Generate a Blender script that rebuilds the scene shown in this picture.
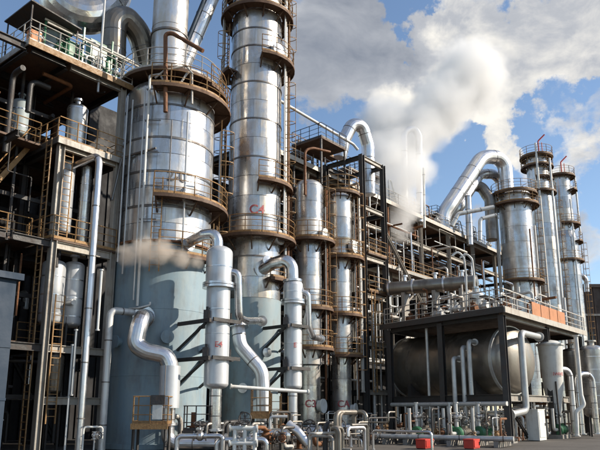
import bpy, bmesh, math, random
from mathutils import Vector, Matrix, Quaternion
random.seed(7)
for o in list(bpy.data.objects): bpy.data.objects.remove(o, do_unlink=True)
scene = bpy.context.scene
C = scene.collection
rad = math.radians

# ------------------------------------------------------------------ camera
FPX, PW, PH = 640.0, 600.0, 450.0            # focal length in photo pixels
PITCH = math.radians(12.5)                   # lens rise does the rest (verticals nearly parallel)
YC = 410.0 - FPX * math.tan(PITCH)            # photo row of the principal point
CAMZ = 1.8
cd = bpy.data.cameras.new('camera'); cam = bpy.data.objects.new('camera', cd); C.objects.link(cam)
cam.location = (0, 0, CAMZ); cam.rotation_euler = (rad(90) + PITCH, 0, 0)
cd.sensor_fit = 'HORIZONTAL'; cd.sensor_width = 36.0; cd.lens = 36.0 * FPX / PW
cd.shift_y = (YC - PH / 2) / PW; cd.clip_end = 6000.0
scene.camera = cam
SP, CP = math.sin(PITCH), math.cos(PITCH)

# ------------------------------------------------------------------ sun, exposure
SUN = Vector((1.0, -0.05, 0.0)).normalized() * math.cos(rad(30)) + Vector((0, 0, math.sin(rad(30))))
sd = bpy.data.lights.new('sun', 'SUN'); sun = bpy.data.objects.new('sun', sd); C.objects.link(sun)
sd.energy = 5.0; sd.angle = rad(0.5); sd.color = (1.0, 0.90, 0.76)
sun.rotation_euler = (-SUN).to_track_quat('-Z', 'Y').to_euler(); sun.location = (60, -20, 60)
scene.view_settings.view_transform = 'Standard'; scene.view_settings.look = 'None'
scene.view_settings.exposure = 0.35; scene.view_settings.gamma = 1.0
scene.view_settings.use_curve_mapping = False
scene.render.engine = 'CYCLES'
scene.cycles.max_bounces = 10; scene.cycles.glossy_bounces = 4; scene.cycles.diffuse_bounces = 3
scene.cycles.volume_bounces = 8; scene.cycles.volume_step_rate = 1.5; scene.cycles.volume_max_steps = 128; scene.cycles.caustics_reflective = False
scene.cycles.sample_clamp_indirect = 4.0

# ------------------------------------------------------------------ world: sky with drifting clouds
world = bpy.data.worlds.new('World'); scene.world = world; world.use_nodes = True
def node(nt, t, **kw):
    n = nt.nodes.new(t)
    for k, v in kw.items(): setattr(n, k, v)
    return n
def setin(n, **kw):
    for k, v in kw.items(): n.inputs[k.replace('_', ' ')].default_value = v
def math_n(nt, op, a, b=None, c=None, clamp=False):
    n = nt.nodes.new('ShaderNodeMath'); n.operation = op; n.use_clamp = clamp
    for i, x in enumerate((a, b, c)):
        if x is None: continue
        if isinstance(x, (int, float)): n.inputs[i].default_value = x
        else: nt.links.new(x, n.inputs[i])
    return n.outputs[0]
def ray(px, py):
    u, v = (px - 300) / FPX, (YC - py) / FPX
    return Vector((u, CP - v * SP, SP + v * CP)).normalized()
def build_world():
    nt = world.node_tree; nt.nodes.clear(); L = nt.links.new
    out = node(nt, 'ShaderNodeOutputWorld')
    sky = node(nt, 'ShaderNodeTexSky'); sky.sky_type = 'NISHITA'; sky.sun_disc = False
    sky.sun_elevation = rad(30); sky.sun_rotation = math.atan2(SUN.x, SUN.y); sky.altitude = 50
    sky.air_density = 1.0; sky.dust_density = 0.2; sky.ozone_density = 1.6
    b1 = node(nt, 'ShaderNodeBackground'); b1.inputs[1].default_value = 0.14; L(sky.outputs[0], b1.inputs[0])
    tc = node(nt, 'ShaderNodeTexCoord'); d = tc.outputs['Generated']
    # broad clouds + billows
    mp = node(nt, 'ShaderNodeMapping'); mp.inputs['Scale'].default_value = (1.0, 1.0, 1.7); L(d, mp.inputs[0])
    warp = node(nt, 'ShaderNodeTexNoise'); setin(warp, Scale=3.2, Detail=3.0, Roughness=0.5); L(mp.outputs[0], warp.inputs['Vector'])
    wm = node(nt, 'ShaderNodeVectorMath', operation='MULTIPLY_ADD'); L(warp.outputs['Color'], wm.inputs[0])
    wm.inputs[1].default_value = (0.22, 0.22, 0.22); L(mp.outputs[0], wm.inputs[2])
    n1 = node(nt, 'ShaderNodeTexNoise'); setin(n1, Scale=4.2, Detail=10.0, Roughness=0.58, Distortion=0.1); L(wm.outputs[0], n1.inputs['Vector'])
    n2 = node(nt, 'ShaderNodeTexNoise'); setin(n2, Scale=6.5, Detail=10.0, Roughness=0.6, Distortion=0.15); L(wm.outputs[0], n2.inputs['Vector'])
    nw = node(nt, 'ShaderNodeTexNoise'); setin(nw, Scale=9.0, Detail=8.0, Roughness=0.62); L(d, nw.inputs['Vector'])
    sw = node(nt, 'ShaderNodeVectorMath', operation='MULTIPLY_ADD'); L(nw.outputs['Color'], sw.inputs[0]); sw.inputs[1].default_value = (.30, .30, .30); sw.inputs[2].default_value = (-.15, -.15, -.15)
    sa = node(nt, 'ShaderNodeVectorMath', operation='ADD'); L(d, sa.inputs[0]); L(sw.outputs[0], sa.inputs[1])
    dn = node(nt, 'ShaderNodeVectorMath', operation='NORMALIZE'); L(sa.outputs[0], dn.inputs[0]); dv = dn.outputs[0]
    # cloud banks and clear gaps, each a direction in the sky
    def bank(px, py, width, amount):
        dt = node(nt, 'ShaderNodeVectorMath', operation='DOT_PRODUCT'); L(dv, dt.inputs[0]); dt.inputs[1].default_value = ray(px, py)
        a = math_n(nt, 'SUBTRACT', 1.0, dt.outputs['Value'])
        s = width / FPX
        e = math_n(nt, 'EXPONENT', math_n(nt, 'MULTIPLY', a, -2.0 / (s * s)))
        return math_n(nt, 'MULTIPLY', e, amount)
    cov = math_n(nt, 'MULTIPLY', n1.outputs[0], 1.0)
    for b in ((340, 60, 75, .28), (450, 85, 75, .24), (560, 60, 60, .20), (215, 45, 30, .10), (560, 175, 30, .14), (500, 130, 35, .12),
              (70, 0, 120, -.45), (160, 10, 30, -.2), (270, 140, 34, -.5), (325, 160, 34, -.3), (440, 192, 46, -.5), (404, 0, 20, -.4), (598, 200, 34, -.4), (545, 122, 22, -.34), (470, 150, 22, -.3), (530, 8, 14, -.2), (598, 100, 14, -.2)):
        cov = math_n(nt, 'ADD', cov, bank(*b))
    ramp = node(nt, 'ShaderNodeMapRange'); ramp.interpolation_type = 'SMOOTHSTEP'; L(cov, ramp.inputs[0])
    ramp.inputs[1].default_value = 0.47; ramp.inputs[2].default_value = 0.64
    # thickness makes the underside grey, thin edges stay bright
    lit = math_n(nt, 'MULTIPLY', n2.outputs[0], 1.0)
    for b in ((500, 75, 60, .16), (450, 110, 50, .26), (580, 40, 60, .10), (335, 45, 85, -.24), (535, 55, 45, -.12), (560, 170, 60, .12), (400, 110, 40, .14)):
        lit = math_n(nt, 'ADD', lit, bank(*b))
    cr = node(nt, 'ShaderNodeValToRGB'); L(lit, cr.inputs[0])
    el = cr.color_ramp.elements
    el[0].position = 0.14; el[0].color = (0.23, 0.26, 0.32, 1)
    el[1].position = 0.76; el[1].color = (0.96, 0.92, 0.84, 1)
    e = el.new(0.52); e.color = (0.47, 0.49, 0.53, 1)
    b2 = node(nt, 'ShaderNodeBackground'); b2.inputs[1].default_value = 0.88; L(cr.outputs[0], b2.inputs[0])
    mix = node(nt, 'ShaderNodeMixShader'); L(ramp.outputs[0], mix.inputs[0]); L(b1.outputs[0], mix.inputs[1]); L(b2.outputs[0], mix.inputs[2])
    L(mix.outputs[0], out.inputs[0])
build_world()

# ------------------------------------------------------------------ photo pixel + distance -> place
def P(px, py, Y):
    u, v = (px - 300) / FPX, (YC - py) / FPX
    k = Y / (CP - v * SP)
    return Vector((u * k, Y, CAMZ + (SP + v * CP) * k))
def M(npx, py, Y):                                   # metres that npx pixels span there
    v = (YC - py) / FPX
    return npx * Y / (FPX * (CP - v * SP))
def Zat(py, Y): return P(300, py, Y).z
RD = Vector((0.637, 0.771, 0)).normalized()          # the plant's long direction, away to the right
LD = Vector((-RD.y, RD.x, 0))                        # across it, away to the left
ORG = Vector((-6.7, 33.0, 0))
def W(a, b, z, org=ORG): return org + RD * a + LD * b + Vector((0, 0, z))
UP = Vector((0, 0, 1))

# ------------------------------------------------------------------ materials
def new_mat(name):
    m = bpy.data.materials.new(name); m.use_nodes = True
    nt = m.node_tree; nt.nodes.clear()
    o = node(nt, 'ShaderNodeOutputMaterial'); b = node(nt, 'ShaderNodeBsdfPrincipled'); nt.links.new(b.outputs[0], o.inputs[0])
    return m, nt, b
def rgb(c): return (c[0], c[1], c[2], 1.0)
def make_mat(name, col, metal=0.0, rough=0.5, dirt=(0.10, 0.07, 0.05), dirt_amt=0.35, streak=True, bump=0.15, vary=0.15, scale=1.0, rough_var=0.15, bscale=3.0, tint=None, tint_amt=0.0):
    """metal or paint with broad tone changes, run-down streaks, fine relief; every piece a little different"""
    m, nt, b = new_mat(name); L = nt.links.new
    geo = node(nt, 'ShaderNodeNewGeometry'); pos = geo.outputs['Position']
    oi = node(nt, 'ShaderNodeObjectInfo')
    mp = node(nt, 'ShaderNodeMapping'); L(pos, mp.inputs[0]); mp.inputs['Scale'].default_value = (2.2 * scale, 2.2 * scale, 0.22 * scale if streak else 2.2 * scale)
    ns = node(nt, 'ShaderNodeTexNoise'); setin(ns, Scale=1.0, Detail=6.0, Roughness=0.65); L(mp.outputs[0], ns.inputs['Vector'])
    nb = node(nt, 'ShaderNodeTexNoise'); setin(nb, Scale=0.9 * scale, Detail=5.0, Roughness=0.6); L(pos, nb.inputs['Vector'])
    dm = math_n(nt, 'MULTIPLY', ns.outputs[0], nb.outputs[0])
    mr = node(nt, 'ShaderNodeMapRange'); L(dm, mr.inputs[0]); mr.inputs[1].default_value = 0.22; mr.inputs[2].default_value = 0.46; mr.inputs[3].default_value = 0.0; mr.inputs[4].default_value = dirt_amt
    base = node(nt, 'ShaderNodeMix', data_type='RGBA'); L(mr.outputs[0], base.inputs[0]); base.inputs[6].default_value = rgb(col); base.inputs[7].default_value = rgb(dirt)
    bc = base.outputs[2]
    if tint:                                   # weathered patches and runs of another tone
        tm = node(nt, 'ShaderNodeMapping'); L(pos, tm.inputs[0]); tm.inputs['Scale'].default_value = (1.3, 1.3, .35); tm.inputs['Location'].default_value = (7.3, 2.1, 5.5)
        tn = node(nt, 'ShaderNodeTexNoise'); setin(tn, Scale=1.0, Detail=7.0, Roughness=0.7); L(tm.outputs[0], tn.inputs['Vector'])
        ro = node(nt, 'ShaderNodeMapRange'); L(math_n(nt, 'ADD', tn.outputs[0], math_n(nt, 'MULTIPLY_ADD', oi.outputs['Random'], .16, -.08)), ro.inputs[0]); ro.inputs[1].default_value = .46; ro.inputs[2].default_value = .66; ro.inputs[4].default_value = tint_amt
        tx = node(nt, 'ShaderNodeMix', data_type='RGBA'); L(ro.outputs[0], tx.inputs[0]); L(bc, tx.inputs[6]); tx.inputs[7].default_value = rgb(tint); bc = tx.outputs[2]
    hsv = node(nt, 'ShaderNodeHueSaturation'); L(bc, hsv.inputs['Color'])
    vr = node(nt, 'ShaderNodeMapRange'); L(oi.outputs['Random'], vr.inputs[0]); vr.inputs[3].default_value = 1 - vary; vr.inputs[4].default_value = 1 + vary
    L(vr.outputs[0], hsv.inputs['Value'])
    L(hsv.outputs[0], b.inputs['Base Color'])
    md = math_n(nt, 'MULTIPLY', math_n(nt, 'SUBTRACT', 1.0, mr.outputs[0]), metal)
    L(md, b.inputs['Metallic'])
    rr = math_n(nt, 'ADD', math_n(nt, 'MULTIPLY', mr.outputs[0], 0.4), math_n(nt, 'MULTIPLY_ADD', nb.outputs[0], rough_var * 2, rough - rough_var), clamp=True)
    rr = math_n(nt, 'ADD', rr, math_n(nt, 'MULTIPLY_ADD', oi.outputs['Random'], rough_var, -rough_var / 2), clamp=True)
    L(rr, b.inputs['Roughness'])
    bn = node(nt, 'ShaderNodeTexNoise'); setin(bn, Scale=bscale * scale, Detail=4.0, Roughness=0.55); L(pos, bn.inputs['Vector'])
    bp = node(nt, 'ShaderNodeBump'); bp.inputs['Strength'].default_value = bump; bp.inputs['Distance'].default_value = 0.05; L(bn.outputs[0], bp.inputs['Height'])
    L(bp.outputs[0], b.inputs['Normal'])
    return m
MT = {}
MT['clad'] = make_mat('aluminium_cladding', (0.60, 0.61, 0.62), 0.85, 0.30, (0.17, 0.12, 0.08), 0.55, True, 0.30, 0.20, bscale=2.2, tint=(0.46, 0.38, 0.27), tint_amt=0.6)
MT['clad2'] = make_mat('stainless_cladding', (0.64, 0.63, 0.61), 0.87, 0.26, (0.16, 0.105, 0.065), 0.55, True, 0.26, 0.18, bscale=2.2, tint=(0.48, 0.39, 0.27), tint_amt=0.6)
MT['pipe'] = make_mat('jacketed_pipe', (0.66, 0.66, 0.67), 1.0, 0.30, (0.14, 0.10, 0.07), 0.30, True, 0.08, 0.12, 1.6)
MT['pipew'] = make_mat('silver_painted_pipe', (0.62, 0.62, 0.60), 0.35, 0.38, (0.18, 0.12, 0.08), 0.45, True, 0.08, 0.15, 2.0)
MT['vess'] = make_mat('silver_painted_vessel', (0.60, 0.62, 0.64), 0.45, 0.36, (0.18, 0.12, 0.08), 0.40, True, 0.06, 0.10, 1.2)
MT['band'] = make_mat('dull_strap_steel', (0.20, 0.19, 0.18), 0.8, 0.45, (0.10, 0.05, 0.03), 0.7)
MT['core'] = make_mat('dark_joint_steel', (0.10, 0.10, 0.10), 0.7, 0.5)  # dark grey core steel showing through the cladding joints
MT['skirt'] = make_mat('blue_grey_paint', (0.23, 0.325, 0.385), 0.0, 0.5, (0.17, 0.13, 0.10), 0.75, True, 0.12, 0.05, tint=(0.31, 0.38, 0.40), tint_amt=0.7)
MT['skirt2'] = make_mat('pale_green_grey_paint', (0.30, 0.385, 0.42), 0.0, 0.5, (0.19, 0.14, 0.10), 0.75, True, 0.12, 0.05, tint=(0.40, 0.44, 0.44), tint_amt=0.7)
MT['rust'] = make_mat('rusty_steel', (0.20, 0.085, 0.035), 0.1, 0.7, (0.08, 0.045, 0.03), 0.8, False, 0.5, 0.25, 2.5)
MT['rail'] = make_mat('rusty_ochre_paint', (0.33, 0.19, 0.075), 0.0, 0.6, (0.16, 0.07, 0.03), 0.8, False, 0.3, 0.25, 4.0)
MT['railw'] = make_mat('pale_grey_rail_paint', (0.50, 0.47, 0.42), 0.1, 0.5, (0.22, 0.12, 0.07), 0.6, False, 0.2, 0.2, 3.0)
MT['dark'] = make_mat('dark_and_shaded_steel', (0.045, 0.043, 0.042), 0.2, 0.55, (0.09, 0.05, 0.03), 0.5, False, 0.3, 0.3, 2.0)  # dark steel; also colours shaded structural members in place of real shade
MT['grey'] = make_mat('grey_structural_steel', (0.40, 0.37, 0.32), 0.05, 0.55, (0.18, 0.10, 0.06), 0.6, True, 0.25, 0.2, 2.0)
MT['deck'] = make_mat('rusted_deck_plate', (0.13, 0.075, 0.045), 0.1, 0.7, (0.05, 0.035, 0.03), 0.7, False, 0.4, 0.2, 1.5)
MT['drum'] = make_mat('dull_dark_drum_steel', (0.27, 0.245, 0.21), 0.85, 0.36, (0.08, 0.055, 0.04), 0.7, True, 0.12, 0.1)
MT['blackwall'] = make_mat('shade_black_corrugated_sheet', (0.018, 0.018, 0.020), 0.0, 0.75, (0.032, 0.024, 0.02), 0.6, True, 0.3, 0.2)  # black colour stands for the deep shade behind the bays and rack
MT['green'] = make_mat('green_equipment_paint', (0.035, 0.16, 0.075), 0.0, 0.4, (0.05, 0.05, 0.03), 0.4, True, 0.1, 0.15, 2.0)
MT['red'] = make_mat('red_equipment_paint', (0.55, 0.045, 0.03), 0.0, 0.4, (0.12, 0.04, 0.03), 0.4, True, 0.1, 0.1, 2.0)
MT['redtext'] = make_mat('faded_red_lettering', (0.50, 0.10, 0.10), 0.0, 0.6, (0.6, 0.5, 0.45), 0.9, False, 0.0, 0.1, 4.0)
MT['orange'] = make_mat('orange_board_paint', (0.60, 0.24, 0.09), 0.0, 0.6, (0.25, 0.11, 0.06), 0.6, True, 0.2, 0.2, 2.0)
MT['blue'] = make_mat('hut_shade_blue_paint', (0.013, 0.032, 0.060), 0.0, 0.7, (0.015, 0.03, 0.05), 0.4, True, 0.2, 0.05)  # navy darker than the hut's own blue, in place of shade
MT['white'] = make_mat('off_white_paint', (0.72, 0.72, 0.68), 0.0, 0.45, (0.30, 0.24, 0.18), 0.5, True, 0.1, 0.08, 2.0)
MT['conc'] = make_mat('stained_concrete', (0.28, 0.26, 0.23), 0.0, 0.85, (0.10, 0.08, 0.07), 0.7, False, 0.5, 0.1, 0.6, bscale=12.0)
MT['glass'] = make_mat('dark_window_glass', (0.02, 0.025, 0.03), 0.0, 0.12, (0.04, 0.04, 0.04), 0.3)
MT['far'] = make_mat('rust_stained_sheet', (0.10, 0.07, 0.055), 0.0, 0.7, (0.05, 0.04, 0.035), 0.6, True, 0.3, 0.1)

# ------------------------------------------------------------------ mesh helpers
class MB:
    def __init__(s): s.v = []; s.f = []
    def add(s, v, f):
        n = len(s.v); s.v += [tuple(p) for p in v]; s.f += [tuple(i + n for i in q) for q in f]; return s
    def box(s, c, size, mat=None):
        x, y, z = [k / 2 for k in size]; v = [Vector((i, j, k)) for i in (-x, x) for j in (-y, y) for k in (-z, z)]
        if mat is not None: v = [mat @ p for p in v]
        v = [Vector(c) + p for p in v]
        return s.add(v, [(0, 1, 3, 2), (4, 6, 7, 5), (0, 4, 5, 1), (2, 3, 7, 6), (0, 2, 6, 4), (1, 5, 7, 3)])
    def bar(s, p, q, w, h, up=UP):                     # rectangular bar
        p, q = Vector(p), Vector(q); d = (q - p).normalized()
        if abs(d.dot(up)) > 0.98: up = RD
        x = d.cross(up).normalized(); y = x.cross(d)
        v = [e + x * (i * w / 2) + y * (j * h / 2) for e in (p, q) for i, j in ((-1, -1), (1, -1), (1, 1), (-1, 1))]
        return s.add(v, [(3, 2, 1, 0), (4, 5, 6, 7), (0, 1, 5, 4), (1, 2, 6, 5), (2, 3, 7, 6), (3, 0, 4, 7)])
    def ibeam(s, p, q, w, h, up=UP, t=0.16):
        p, q = Vector(p), Vector(q); d = (q - p).normalized()
        if abs(d.dot(up)) > 0.98: up = RD
        x = d.cross(up).normalized(); y = x.cross(d); a, b = w / 2, h / 2; k = h * t * .6; m = w * t * .5
        pr = [(-a, -b), (a, -b), (a, -b + k), (m, -b + k), (m, b - k), (a, b - k), (a, b), (-a, b), (-a, b - k), (-m, b - k), (-m, -b + k), (-a, -b + k)]
        v = [e + x * i + y * j for e in (p, q) for i, j in pr]
        f = [(i, (i + 1) % 12, (i + 1) % 12 + 12, i + 12) for i in range(12)]
        for o in (0, 12):
            for c in ((0, 1, 2, 11), (3, 4, 9, 10), (8, 5, 6, 7), (2, 3, 10, 11), (4, 5, 8, 9)):
                f.append(tuple(o + i for i in (c if o else c[::-1])))
        return s.add(v, f)
    def lathe(s, prof, n=32, a0=0.0, a1=360.0, axis=None, origin=(0, 0, 0)):
        full = abs(a1 - a0) >= 359.9; k = n if full else n + 1; m = len(prof); v = []
        for i in range(k):
            a = rad(a0 + (a1 - a0) * i / n); c, sn = math.cos(a), math.sin(a)
            for r, z in prof: v.append(Vector((r * c, r * sn, z)))
        if axis is not None:
            q = Vector((0, 0, 1)).rotation_difference(Vector(axis).normalized()); v = [q @ p for p in v]
        o = Vector(origin); v = [o + p for p in v]; f = []
        for i in range(n):
            j = (i + 1) % k
            for t in range(m - 1): f.append((i * m + t, j * m + t, j * m + t + 1, i * m + t + 1))
        return s.add(v, f)
    def tube(s, pts, r, n=12, cap=True):
        pts = [Vector(p) for p in pts]; m = len(pts)
        tan = []
        for i in range(m):
            a = (pts[i] - pts[i - 1]).normalized() if i else None; b = (pts[i + 1] - pts[i]).normalized() if i < m - 1 else None
            tan.append((a + b).normalized() if a is not None and b is not None and (a + b).length > 1e-4 else (a if a is not None else b))
        ref = UP if abs(tan[0].z) < 0.9 else Vector((1, 0, 0))
        x = tan[0].cross(ref).normalized(); v = []
        for i in range(m):
            if i:
                q = tan[i - 1].rotation_difference(tan[i]); x = q @ x
            y = tan[i].cross(x)
            k = 1.0
            if 0 < i < m - 1:
                cth = max(0.5, tan[i].dot((pts[i + 1] - pts[i]).normalized())); k = 1.0 / (0.5 + 0.5 * cth)
            rr = r[i] if isinstance(r, (list, tuple)) else r
            for j in range(n):
                a = 2 * math.pi * j / n; v.append(pts[i] + (x * math.cos(a) + y * math.sin(a)) * rr)
        f = [(i * n + j, i * n + (j + 1) % n, (i + 1) * n + (j + 1) % n, (i + 1) * n + j) for i in range(m - 1) for j in range(n)]
        if cap: f += [tuple(range(n))[::-1], tuple((m - 1) * n + j for j in range(n))]
        return s.add(v, f)
    def mesh(s, name, smooth=30.0, off=(0, 0, 0)):
        me = bpy.data.meshes.new(name); o = Vector(off)
        me.from_pydata([tuple(Vector(p) - o) for p in s.v], [], s.f)
        bm = bmesh.new(); bm.from_mesh(me); bmesh.ops.recalc_face_normals(bm, faces=bm.faces); bm.to_mesh(me); bm.free()
        if smooth:
            for p in me.polygons: p.use_smooth = True
            me.set_sharp_from_angle(angle=rad(smooth))
        me.update(); return me
def fillet(pts, R, seg=5):
    pts = [Vector(p) for p in pts]; out = [pts[0]]
    for i in range(1, len(pts) - 1):
        a, b = pts[i - 1] - pts[i], pts[i + 1] - pts[i]; la, lb = a.length, b.length; a.normalize(); b.normalize()
        ang = a.angle(b)
        if ang > 3.05 or ang < .1: out.append(pts[i]); continue
        t = min(R / math.tan(ang / 2), la * 0.48, lb * 0.48); rr = t * math.tan(ang / 2)
        bis = (a + b).normalized(); c = pts[i] + bis * (rr / math.sin(ang / 2))
        s, e = pts[i] + a * t - c, pts[i] + b * t - c; tot = s.angle(e); ax = s.cross(e).normalized()
        for k in range(seg + 1): out.append(c + Quaternion(ax, tot * k / seg) @ s)
    out.append(pts[-1]); return out

# ------------------------------------------------------------------ objects
ROOT = {}
def tag(o, label=None, cat=None, group=None, kind=None):
    if label: o['label'] = label
    if cat: o['category'] = cat
    if group: o['group'] = group
    if kind: o['kind'] = kind
    return o
def thing(name, label, cat, loc, group=None):
    o = bpy.data.objects.new(name, None); C.objects.link(o); o.location = loc; o.empty_display_size = 0.3
    ROOT[o.name] = Vector(loc); return tag(o, label, cat, group)
def off(parent): return ROOT.get(parent.name, Vector((0, 0, 0))) if parent is not None else Vector((0, 0, 0))
def part(name, mb, mat, parent, smooth=30.0, label=None):
    o = bpy.data.objects.new(name, mb.mesh(name, smooth, off(parent))); C.objects.link(o); o.parent = parent
    o.data.materials.append(MT[mat] if isinstance(mat, str) else mat)
    if parent is not None: ROOT[o.name] = off(parent)
    if label: o['label'] = label
    return o
def solo(name, label, cat, mb, mat, loc=(0, 0, 0), group=None, kind=None, smooth=30.0):
    o = bpy.data.objects.new(name, mb.mesh(name, smooth, loc)); C.objects.link(o); o.location = loc
    o.data.materials.append(MT[mat] if isinstance(mat, str) else mat)
    ROOT[o.name] = Vector(loc); return tag(o, label, cat, group, kind)
def piece(name, me, parent, loc, rot=None, mat=None):
    """a repeat that shares its mesh; loc in world"""
    o = bpy.data.objects.new(name, me); C.objects.link(o); o.parent = parent; o.location = Vector(loc) - off(parent)
    if rot is not None:
        o.rotation_mode = 'QUATERNION'; o.rotation_quaternion = rot
    return o
SH = {}
def shared(key, mb, mat, smooth=30.0):
    if key not in SH:
        me = mb().mesh(key.split('|')[0], smooth); me.materials.append(MT[mat]); SH[key] = me
    return SH[key]
def rail_post_mesh(mat, h=1.1): return shared('rail_post|%s%.2f' % (mat, h), lambda: MB().box((0, 0, h / 2), (0.05, 0.05, h)), mat, 0)
def railing(parent, pts, mat='rail', h=1.1, gap=1.1, r=0.026, toe=True, mid=2):
    """posts, handrail, mid rails and toe board along a line"""
    pts = [Vector(p) for p in pts]
    me = rail_post_mesh(mat, h)
    seg = [(pts[i], pts[i + 1]) for i in range(len(pts) - 1)]
    tot = sum((b - a).length for a, b in seg); n = max(1, round(tot / gap)); done = 0.0; k = 0
    for a, b in seg:
        l = (b - a).length
        while k * tot / n <= done + l + 1e-6 and k <= n:
            piece('rail_post', me, parent, a + (b - a) * max(0, min(1, (k * tot / n - done) / l))); k += 1
        done += l
    part('handrail', MB().tube([p + UP * h for p in pts], r, 6), mat, parent)
    for j in range(mid): part('mid_rail', MB().tube([p + UP * (h * (j + 1) / (mid + 1)) for p in pts], r * .8, 5), mat, parent)
    if toe:
        t = MB()
        for a, b in seg: t.bar(a + UP * 0.07, b + UP * 0.07, 0.012, 0.13)
        part('toe_board', t, mat, parent, 0)
def arc(c, r, z, a0, a1, step=12.0):
    n = max(2, int(abs(a1 - a0) / step)); return [Vector((c[0] + r * math.cos(rad(a0 + (a1 - a0) * i / n)), c[1] + r * math.sin(rad(a0 + (a1 - a0) * i / n)), z)) for i in range(n + 1)]
def ring_platform(parent, c, z, r0, r1, a0=0, a1=360, mat='deck', rmat='rail', rails=True, h=1.1, brackets=True, gap=1.0, name='platform'):
    full = a1 - a0 >= 359
    n = max(6, int((a1 - a0) / 10))
    prof = [(r0, -.04), (r1, -.04), (r1 - .02, -.04), (r1 - .02, -.16), (r1 + .03, -.16), (r1 + .03, .02), (r0, .02)]
    d = MB().lathe(prof + [prof[0]], n, a0, a1, None, (c[0], c[1], z))
    p = part(name, d, mat, parent, 25)
    if brackets:
        k = max(2, round((a1 - a0) / 36)); g = MB
        for i in range(k + (0 if full else 1)):
            a = rad(a0 + (a1 - a0) * (i + (0 if full else 0)) / k) * .985 + rad(a0 + a1) / 2 * .015; e = Vector((math.cos(a), math.sin(a), 0)); o = Vector((c[0], c[1], z - .05))
            m = MB().bar(o + e * (r0 - .05), o + e * (r1 - .03), 0.08, 0.10)
            m.bar(o + e * (r0 - .02) - UP * (r1 - r0) * .8, o + e * (r1 - .12), 0.07, 0.07)
            part('bracket', m, mat, p, 0)
    if rails: railing(p, arc(c, r1 - .03, z + .02, a0, a1), rmat, h, gap)
    return p
def ladder(parent, p0, p1, face, mat='rail', w=0.45, cage=True, name='ladder'):
    """vertical ladder; face = outward direction"""
    p0, p1, face = Vector(p0), Vector(p1), Vector(face).normalized(); s = UP.cross(face).normalized() * (w / 2)
    m = MB(); m.bar(p0 - s, p1 - s, 0.05, 0.05, face); m.bar(p0 + s, p1 + s, 0.05, 0.05, face)
    l = part(name, m, mat, parent, 0)
    H = (p1 - p0).length; g = MB(); k = int(H / 0.32)
    for i in range(1, k): g.bar(p0 - s + (p1 - p0) * (i / k), p0 + s + (p1 - p0) * (i / k), 0.03, 0.03)
    part('rungs', g, mat, l, 0)['kind'] = 'stuff'
    if cage:
        hp = MB(); z = 2.0; cc = []
        while z < H + .1:
            cc.append(z); q = [p0 + UP * z + s * (1.35 * math.cos(t)) + face * (.70 * math.sin(t)) for t in [math.pi * j / 8 for j in range(9)]]
            for j in range(8): hp.bar(q[j], q[j + 1], 0.012, 0.05)
            z += 0.9
        if len(cc) > 1:
            for j in (1, 4, 7):
                t = math.pi * j / 8; o = s * (1.35 * math.cos(t)) + face * (.70 * math.sin(t)); hp.bar(p0 + UP * cc[0] + o, p0 + UP * cc[-1] + o, 0.035, 0.012)
        if hp.f: part('ladder_cage', hp, mat, l, 0)['kind'] = 'stuff'
    return l
def flange(parent, p, axis, r, t=0.10, mat='pipe', name='flange'):
    a = Vector(axis).normalized(); m = MB().lathe([(0, -t / 2), (r, -t / 2), (r, -.012), (r * .97, -.008), (r * .97, .008), (r, .012), (r, t / 2), (0, t / 2)], 20, axis=a, origin=p)
    return part(name, m, mat, parent, 30)
def seam(parent, p, axis, r, mat='band', w=0.05, name='joint_band'):
    a = Vector(axis).normalized(); m = MB().lathe([(r - .01, -w / 2), (r + .014, -w / 2), (r + .014, w / 2), (r - .01, w / 2), (r - .01, -w / 2)], 24, axis=a, origin=p)
    return part(name, m, mat, parent, 30)
def pipe_into(parent, pts, r, bend=None, mat='pipe', n=None, mitre=True, seams=0.0, ends=(False, False), name='pipe', seg=None):
    """one pipe as a part of parent, with joint bands and end flanges as its sub-parts"""
    R = bend if bend else r * 2.6
    q = fillet(pts, R, seg if seg else (6 if mitre else 5))
    o = part(name, MB().tube(q, r, n or (20 if r > .2 else 12 if r > .07 else 8)), mat, parent, 11.0 if (mitre and r > .2) else 40.0)
    if seams:
        acc = 0.0; nx = seams * .6
        for i in range(len(q) - 1):
            a, b = q[i], q[i + 1]; l = (b - a).length
            while acc + l > nx:
                if l > r * .5: seam(o, a + (b - a) * ((nx - acc) / l), b - a, r)
                nx += seams
            acc += l
    if ends[0]: flange(o, q[0], q[1] - q[0], r * 1.55, max(.06, r * .35), mat)
    if ends[1]: flange(o, q[-1], q[-1] - q[-2], r * 1.55, max(.06, r * .35), mat)
    return o
def pipe_thing(name, label, cat, pts, r, bend=None, mat='pipe', mitre=True, seams=0.0, ends=(False, False), group=None, seg=None):
    low = min([Vector(p) for p in pts], key=lambda p: p.z)
    t = thing(name, label, cat, low, group)
    pipe_into(t, pts, r, bend, mat, None, mitre, seams, ends, 'pipe_run', seg)
    return t
def dish(r, h, n=7): return [(r * math.cos(math.pi / 2 * i / n), h * math.sin(math.pi / 2 * i / n)) for i in range(n + 1)]
def panel_mesh(r, deg, h, mat, t=0.02, sub=5):
    def mk():
        pr = [(r - t, 0.006), (r, 0.012), (r + .004, h * .5), (r, h - .012), (r - t, h - .006)]
        return MB().lathe(pr, sub, -deg / 2 + .12, deg / 2 - .12)
    return shared('cladding_panel|%.3f_%.2f_%.3f_%s' % (r, deg, h, mat), mk, mat, 50)
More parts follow.
